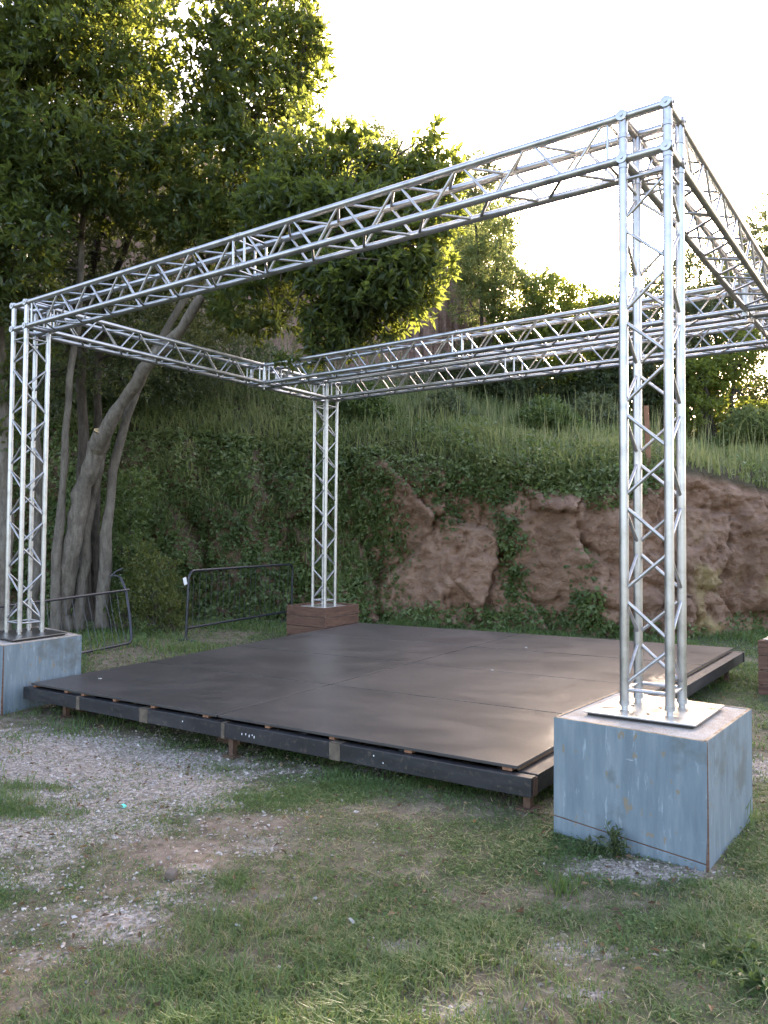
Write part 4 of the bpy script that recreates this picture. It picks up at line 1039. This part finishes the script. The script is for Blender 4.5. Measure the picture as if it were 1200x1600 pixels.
def blades(name, base, hgt, wid, mat, lean_=.5, rnd=None, segs=2, zdir=None):
    n = len(base); az = RNG.uniform(0, 2*math.pi, n)
    dirh = np.stack([np.cos(az), np.sin(az), np.zeros(n)], 1); side = np.stack([-np.sin(az), np.cos(az), np.zeros(n)], 1)
    ln = (lean_*(.3+1.1*RNG.random(n)))[:, None]; hgt = np.broadcast_to(hgt, (n,))[:, None]; wid = np.broadcast_to(wid, (n,))[:, None]
    Z = np.array([0, 0, 1.])
    V = np.empty((n, 5, 3))
    V[:, 0] = base-side*wid*.5; V[:, 1] = base+side*wid*.5
    m_ = base+Z*hgt*.55+dirh*hgt*ln*.35
    V[:, 2] = m_-side*wid*.4; V[:, 3] = m_+side*wid*.4
    V[:, 4] = base+Z*hgt*(1-.25*ln)+dirh*hgt*ln
    ix = np.arange(n)[:, None]*5
    T = np.concatenate([ix+np.array([[0, 1, 3]]), ix+np.array([[0, 3, 2]]), ix+np.array([[2, 3, 4]])], 1).reshape(-1, 3)
    me = new_mesh(name, V.reshape(-1, 3), [T])
    fattr(me, 'rnd', np.repeat(RNG.random(n) if rnd is None else rnd, 3))
    return mobj(name, me, mat)
# tall grass on the slope above the rim
N = 42000
a = RNG.uniform(-9, 11, N); e_ = RNG.random(N)**1.25*9.0
keep = RNG.random(N) < (.25+.9*sstep(.3, .55, fbm(a, e_, 0, .8, 171, 3)))
a, e_ = a[keep], e_[keep]
p = slope_at(a, e_+.01)
hg = (.16+.42*fbm(a, e_, 0, .9, 181, 3))*(.6+.7*RNG.random(len(a)))*np.where(a > 4.3, .8, 1.0)
rn = np.clip(RNG.random(len(a))*.75+.35*(fbm(a, e_, 0, .6, 191, 3)-.35)+.15*sstep(1, 4, a), 0, 1)
tag(blades('tall_grass', p-np.array([0, 0, .03]), hg, .016+.014*RNG.random(len(a)), MAT['tall'], .55, rn), 'tall wild grass on the slope above the rock', 'grass', kind='stuff')
# leafy weeds among it and hanging over the rim
N = 42000
a = RNG.uniform(-9, 8.5, N); e_ = RNG.random(N)**1.5*6.5
pr = sstep(.42, .6, fbm(a, e_, 0, .9, 201, 3))*(1-.7*sstep(3.2, 4.6, a))
keep = RNG.random(N) < pr
a, e_ = a[keep], e_[keep]
p = slope_at(a, e_+.01)+np.stack([RNG.normal(size=len(a))*.05, RNG.normal(size=len(a))*.05, RNG.random(len(a))*(.45*fbm(a, e_, 0, 1.2, 211, 3)+.05)], 1)
d = unit(RNG.normal(size=p.shape)+np.array([0, 0, .25])); rn = np.clip(RNG.random(len(a))*.7+.2, 0, 1)
me = leaf_mesh('weeds', p, d, .06+.05*RNG.random(len(a)), .035+.02*RNG.random(len(a)), unit(np.array([0, 0, 1.])+RNG.normal(size=p.shape)*.4), .1, rn)
tag(mobj('weeds', me, MAT['ivy']), 'leafy weeds growing on the slope', 'weeds', kind='stuff')

# pale leafy weeds along the rim, in clumps
N = 46000
a = RNG.uniform(-7, 4.6, N); e_ = -.25+RNG.random(N)*2.3
cl = fbm(a, e_, 0, 1.5, 301, 3)
keep = RNG.random(N) < sstep(.40, .62, cl)*(1-sstep(1.2, 2.1, e_)*.7)
a, e_, cl = a[keep], e_[keep], cl[keep]
p = slope_at(a, np.maximum(e_, .01)); hh = .08+.65*np.clip(cl-.4, 0, 1)*(.6+.8*vnoise(a, e_, 0, 4, 311))
out_ = np.minimum(e_, 0); p[:, 0] += FX[0]*out_; p[:, 1] += FX[1]*out_
p = p+np.stack([RNG.normal(size=len(a))*.05, RNG.normal(size=len(a))*.05, RNG.random(len(a))*hh+out_*.5], 1)
d = unit(RNG.normal(size=p.shape)+np.array([0, 0, .2]))
me = leaf_mesh('rim_weeds', p, d, .045+.06*RNG.random(len(a)), .03+.03*RNG.random(len(a)), unit(np.array([0, 0, 1.])+RNG.normal(size=p.shape)*.5), .1, np.clip(.35+.65*RNG.random(len(a)), 0, 1))
tag(mobj('rim_weeds', me, MAT['rim']), 'pale green leafy weeds along the top of the bank', 'weeds', kind='stuff')
# thin flowering stalks standing above the grass
N = 1500
a = RNG.uniform(-4, 9, N); e_ = .2+RNG.random(N)*6
p = slope_at(a, e_); tag(blades('stalks', p-np.array([0, 0, .03]), .45+.75*RNG.random(N)**1.5, .010+.006*RNG.random(N), MAT['tall'], .22, .45+.55*RNG.random(N)), 'thin flowering stalks above the slope grass', 'stalks', kind='stuff')
# long grass growing out of the ivy covered face
N = 14000
a = RNG.uniform(-9, 1.0, N); t = RNG.uniform(.05, 1.0, N); h = t*rim_z(a)
keep = RNG.random(N) < sstep(.46, .62, fbm(a, h, 0, .9, 321, 3))*ivy_mask(a, t, h)
a, t, h = a[keep], t[keep], h[keep]
p, n = face_at(a, t)
if n[:, 1].mean() > 0: n = -n
tag(blades('bank_grass', p+n*.06, (.10+.22*RNG.random(len(a))), .014+.014*RNG.random(len(a)), MAT['tall'], 1.1, np.clip(RNG.random(len(a))*.7+.1, 0, 1)), 'long grass growing through the ivy', 'grass', kind='stuff')

# ================================================================== LAWN, PEBBLES
def scatter_view(n, dmin, dmax, amax=.62, power=1.0):
    d = dmin+(dmax-dmin)*RNG.random(n)**power; a = RNG.uniform(-1, 1, n)*(d*amax+.6)
    x, y = site(a, d); return np.asarray(x), np.asarray(y), d
def in_block(x, y):
    k = (x > -.40) & (x < .41) & (y > -.46) & (y < .46)
    k |= (x > -6.85) & (x < -5.7) & (y > -.55) & (y < .48)
    k |= (x > -6.85) & (x < -5.97) & (y > 4.36) & (y < 5.32)
    k |= (x > -.21) & (x < .6) & (y > 4.3) & (y < 5.23)
    return k
def lawn(name, n, dmin, dmax, h0, h1, w0, w1, power, label, seedoff, beside=0.0):
    x, y, d = scatter_view(n, dmin, dmax, .64, power)
    if beside:      # the strips to the left and right of the main lawn
        d = .8+(dmax-.8)*RNG.random(n)**.8; a = (d*.64+.55+beside*RNG.random(n)**1.3)*np.where(RNG.random(n) < .5, -1, 1)
        x, y = (np.asarray(q) for q in site(a, d))
    g, b, tf_ = masks(x, y)
    cl = fbm(x, y, 0, 7, 221+seedoff, 3)
    pr = tf_*(.40+.8*sstep(.35, .6, cl))+.04
    under = (x > -5.55) & (x < -.75) & (y > .25) & (y < 5.1)
    k = (RNG.random(n) < pr) & ~in_block(x, y) & ~(under & (RNG.random(n) < .93))
    x, y, d, tf_, cl, b = x[k], y[k], d[k], tf_[k], cl[k], b[k]
    z = ground_z(x, y)
    lush = fbm(x, y, 0, 1.1, 231, 3)
    hh = (h0+(h1-h0)*RNG.random(len(x)))*(.45+1.1*sstep(.35, .65, lush))*(.6+.7*cl)
    dry = np.clip(.07+.8*(fbm(x, y, 0, 1.5, 241, 4)-.42)+.9*b, 0, 1)
    rn = np.where(RNG.random(len(x)) < dry*.62, .80+.2*RNG.random(len(x)), .75*np.clip(RNG.random(len(x))*.8+.35*(lush-.35), 0, 1))
    lie = np.where(rn > .78, .95, .62)
    return tag(blades(name, np.stack([x, y, z-.004], 1), hh*np.where(rn > .78, .75, 1), w0+(w1-w0)*RNG.random(len(x)), MAT['grass'], 1.15, rn), label, 'grass', kind='stuff')
lawn('lawn_grass', 360000, 2.3, 5.0, .022, .058, .0028, .0052, .8, 'short patchy grass in the foreground', 0)
lawn('lawn_grass', 150000, 5.0, 9.5, .025, .065, .005, .009, .9, 'short patchy grass round the stage', 3)
lawn('lawn_grass', 80000, 9.5, 15.2, .04, .12, .009, .016, 1.0, 'longer grass along the foot of the bank', 5)
lawn('lawn_grass', 75000, 0, 10.0, .03, .075, .008, .014, .8, 'short grass on both sides of the yard', 7, 3.4)
# dry straw lying flat
n = 42000
x, y, d = scatter_view(n, 2.3, 7.0, .64, .8)
g, b, tf_ = masks(x, y); dn = fbm(x, y, 0, 2.1, 271, 4)
k = (RNG.random(n) < (.25+.75*np.clip(b+tf_*.3, 0, 1))*sstep(.42, .62, dn)*(1-.6*g)) & ~in_block(x, y)
x, y = x[k], y[k]; p = np.stack([x, y, ground_z(x, y)+.002+.016*RNG.random(len(x))], 1)
d = unit(RNG.normal(size=p.shape)*np.array([1, 1, .16]))
me = leaf_mesh('straw', p, d, .03+.06*RNG.random(len(x)), .002+.0025*RNG.random(len(x)), unit(np.array([0, 0, 1.])+RNG.normal(size=p.shape)*.3), .1, .82+.18*RNG.random(len(x)))
tag(mobj('straw', me, MAT['grass']), 'dry straw lying in the grass', 'straw', kind='stuff')
# dead brown leaves scattered on the ground
MAT['dead_leaf'] = mat_leaf('dead_leaf', [(0, (.07, .04, .022)), (.6, (.17, .10, .05)), (1, (.30, .20, .10))], (.25, .14, .06), .2, .7)
n = 2600
x, y, d = scatter_view(n, 2.4, 12.5, .64, .9)
k = ~in_block(x, y) & (fbm(x, y, 0, 1.2, 281, 3) > .42); x, y = x[k], y[k]
p = np.stack([x, y, ground_z(x, y)+.010+.012*RNG.random(len(x))], 1)
d = unit(RNG.normal(size=p.shape)*np.array([1, 1, .25]))
me = leaf_mesh('fallen_leaves', p, d, .02+.03*RNG.random(len(x)), .01+.014*RNG.random(len(x)), unit(np.array([0, 0, 1.])+RNG.normal(size=p.shape)*.4), .25, RNG.random(len(x)), .2)
tag(mobj('fallen_leaves', me, MAT['dead_leaf']), 'dead brown leaves scattered on the ground', 'leaves', kind='stuff')
# small clover-like leaves low in the lawn
n = 60000
x, y, d = scatter_view(n, 2.3, 6.5, .64, .8)
g, b, tf_ = masks(x, y); lush = fbm(x, y, 0, 1.7, 251, 3)
k = (RNG.random(n) < tf_*sstep(.42, .58, lush)) & ~in_block(x, y)
x, y = x[k], y[k]; p = np.stack([x, y, ground_z(x, y)+.006+.028*RNG.random(len(x))], 1)
d = unit(RNG.normal(size=p.shape)*np.array([1, 1, .35])+np.array([0, 0, .15]))
me = leaf_mesh('clover', p, d, .010+.014*RNG.random(len(x)), .007+.008*RNG.random(len(x)), unit(np.array([0, 0, 1.])+RNG.normal(size=p.shape)*.35), .1, RNG.random(len(x))*.65)
tag(mobj('clover', me, MAT['grass']), 'low clover leaves in the lawn', 'clover', kind='stuff')
# pebbles
OCT = np.array([[1, 0, 0], [-1, 0, 0], [0, 1, 0], [0, -1, 0], [0, 0, 1], [0, 0, -1.]])
ICO_T = np.array([[0, 2, 4], [2, 1, 4], [1, 3, 4], [3, 0, 4], [2, 0, 5], [1, 2, 5], [3, 1, 5], [0, 3, 5]])
n = 120000
x, y, d = scatter_view(n, 2.3, 9.0, .64, .95)
g, b, tf_ = masks(x, y)
k = (RNG.random(n) < np.clip(g*1.25, 0, 1)**1.2*.75+.010+.16*b*sstep(.45, .6, fbm(x, y, 0, 3.3, 263, 3))) & ~in_block(x, y)
x, y, d = x[k], y[k], d[k]; n = len(x)
sz = (.003+.0085*RNG.random(n)**2.8)*(1+.07*(d-3))
ax = RNG.uniform(.6, 1.3, (n, 3))*sz[:, None]; ax[:, 2] *= .65
rot = RNG.uniform(0, 6.28, n)
V = OCT[None]*ax[:, None]*(1+.25*RNG.normal(size=(n, 6, 1)))+RNG.normal(size=(n, 6, 3))*sz[:, None, None]*.22
cx, sx = np.cos(rot)[:, None], np.sin(rot)[:, None]
V = np.stack([V[..., 0]*cx-V[..., 1]*sx, V[..., 0]*sx+V[..., 1]*cx, V[..., 2]], -1)
V += np.stack([x, y, ground_z(x, y)+sz*.25], 1)[:, None]
T = (np.arange(n)[:, None, None]*6+ICO_T[None]).reshape(-1, 3)
me = new_mesh('pebbles', V.reshape(-1, 3), [T], False)
fattr(me, 'rnd', np.repeat(RNG.random(n), 8))
tag(mobj('pebbles', me, MAT['pebble']), 'pale gravel pebbles scattered over the yard', 'gravel', kind='stuff')

# ---- individual weeds and litter
def weed(name, px, py, hgt, nst, spread, ll, lw, label, mat='ivy', npl=9):
    b = at_z(px, py, 0.0); b = np.array([b[0], b[1], float(ground_z(np.array([b[0]]), np.array([b[1]]))[0])])
    root = tag(empty(name, b), label, 'weed'); st = MB(); bs = []; ds = []
    for k in range(nst):
        tip = np.array([RNG.normal()*spread, RNG.normal()*spread, hgt*RNG.uniform(.6, 1.05)])
        pts, rad = limb([np.zeros(3), tip*np.array([.35, .35, .55]), tip], .0035, .0015, .03, 7, k+int(px)); st.tube(pts, rad, 5)
        for q in range(npl):
            s = .2+.8*(q/npl); i = min(int(s*6), 6); bs.append(pts[i]+RNG.normal(size=3)*.004); ds.append(unit(RNG.normal(size=3)+np.array([0, 0, .35])))
    tag(st.build('stems', MAT['grass_stem'], root, smooth=True), kind='stuff')
    bs, ds = np.array(bs), np.array(ds)
    me = leaf_mesh('leaves', bs, ds, ll*(.6+.6*RNG.random(len(bs))), lw*(.7+.5*RNG.random(len(bs))), unit(np.array([0, 0, 1.])+RNG.normal(size=bs.shape)*.4), .12, RNG.random(len(bs))*.8, .15)
    mobj('leaves', me, MAT[mat], root)
MAT['grass_stem'] = simple('green_stem', (.07, .10, .03), .6)
weed('weed_plant', 962, 1342, .15, 11, .055, .045, .014, 'dark bushy weed at the front of the near blue block', 'dark_leaf', 14)
weed('weed_plant', 925, 1338, .07, 6, .05, .04, .014, 'low weed left of the bushy one at the block', 'dark_leaf', 8)
weed('broadleaf_weed', 1158, 1500, .065, 34, .10, .042, .018, 'broad leaved weed clump at the lower right', 'ivy', 6)
weed('broadleaf_weed', 1185, 1545, .06, 26, .09, .040, .017, 'broad leaved weed clump nearest the lower right corner', 'ivy', 6)
weed('weed_plant', 232, 995, .28, 10, .12, .09, .035, 'pale leafy weed by the foot of the bent barrier', 'ivy', 9)
weed('weed_plant', 1152, 985, .30, 10, .15, .10, .04, 'leafy weed at the foot of the ochre rock', 'ivy', 9)
def tuft(px, py, n, h0, h1, w0, label):
    b = at_z(px, py, 0.0); pts = np.stack([b[0]+RNG.normal(size=n)*.05, b[1]+RNG.normal(size=n)*.05, np.zeros(n)-.005], 1)
    o = blades('grass_tuft', pts-np.array([b[0], b[1], 0]), h0+(h1-h0)*RNG.random(n), w0*(.7+.6*RNG.random(n)), MAT['grass'], .6, RNG.random(n)*.6)
    o.location = (b[0], b[1], 0); tag(o, label, 'grass tuft', kind='stuff')
tuft(1158, 1292, 26, .08, .20, .007, 'tall grass tuft at the right side of the near blue block')
tuft(880, 1395, 90, .05, .13, .006, 'pale lush grass tuft in front of the near blue block')
def chip(name, px, py, sx, sy, sz_, mat, label, cat, rz=0.):
    b = at_z(px, py, 0.0); z = float(ground_z(np.array([b[0]]), np.array([b[1]]))[0])
    mb = MB().box((0, 0, 0), (sx, sy, sz_)); mb.V = [v*(1+.18*RNG.normal(size=v.shape)) for v in mb.V]
    o = mb.build(name, mat, None, bevel=min(sx, sy, sz_)*.25); o.location = (b[0], b[1], z+sz_*.55+.006); o.rotation_euler = (.25, .15, rz); tag(o, label, cat)
chip('bottle_cap', 193, 1257, .026, .022, .013, MAT['turquoise'], 'turquoise plastic cap lying on the gravel', 'litter')
chip('stone', 268, 1374, .05, .04, .03, simple('brown_stone', (.12, .09, .07), .9), 'brown stone lying on the bare earth', 'stone', .4)
chip('paper_scrap', 493, 1409, .015, .012, .008, MAT['dull_paper'], 'white scrap in the grass below the stage middle', 'litter')
chip('paper_scrap', 372, 1449, .022, .010, .006, MAT['dull_paper'], 'white scrap on the grass left of centre', 'litter', .5)
chip('paper_scrap', 549, 1446, .035, .012, .008, MAT['dull_paper'], 'long white scrap near the picture middle', 'litter', -.3)
for q in ((806.5-0, 0),): pass
for px, py in ((161, 1053), (815, 1018), (770, 1052)):
    p = at_z(px, py, .25)
    o = MB().box((0, 0, 0), (.03, .018, .006)).build('paper_scrap', MAT['dull_paper']); 
    # rest on the deck plane
    best = min(((s/60, t/60) for s in range(61) for t in range(61)), key=lambda st: np.hypot(*(SP(*st)[:2]-p[:2])))
    o.location = SP(*best, .006); o.rotation_euler = (0, 0, px*.1)
    tag(o, {161: 'white scrap on the left corner of the deck', 815: 'white scrap on the far right part of the deck', 770: 'white speck in the middle of the deck'}[px], 'litter')
print('objects', len(scene.objects), 'tris', sum(sum(len(p_.vertices)-2 for p_ in m_.polygons) if len(m_.polygons) < 2000 else len(m_.loops)-2*len(m_.polygons) for m_ in bpy.data.meshes))
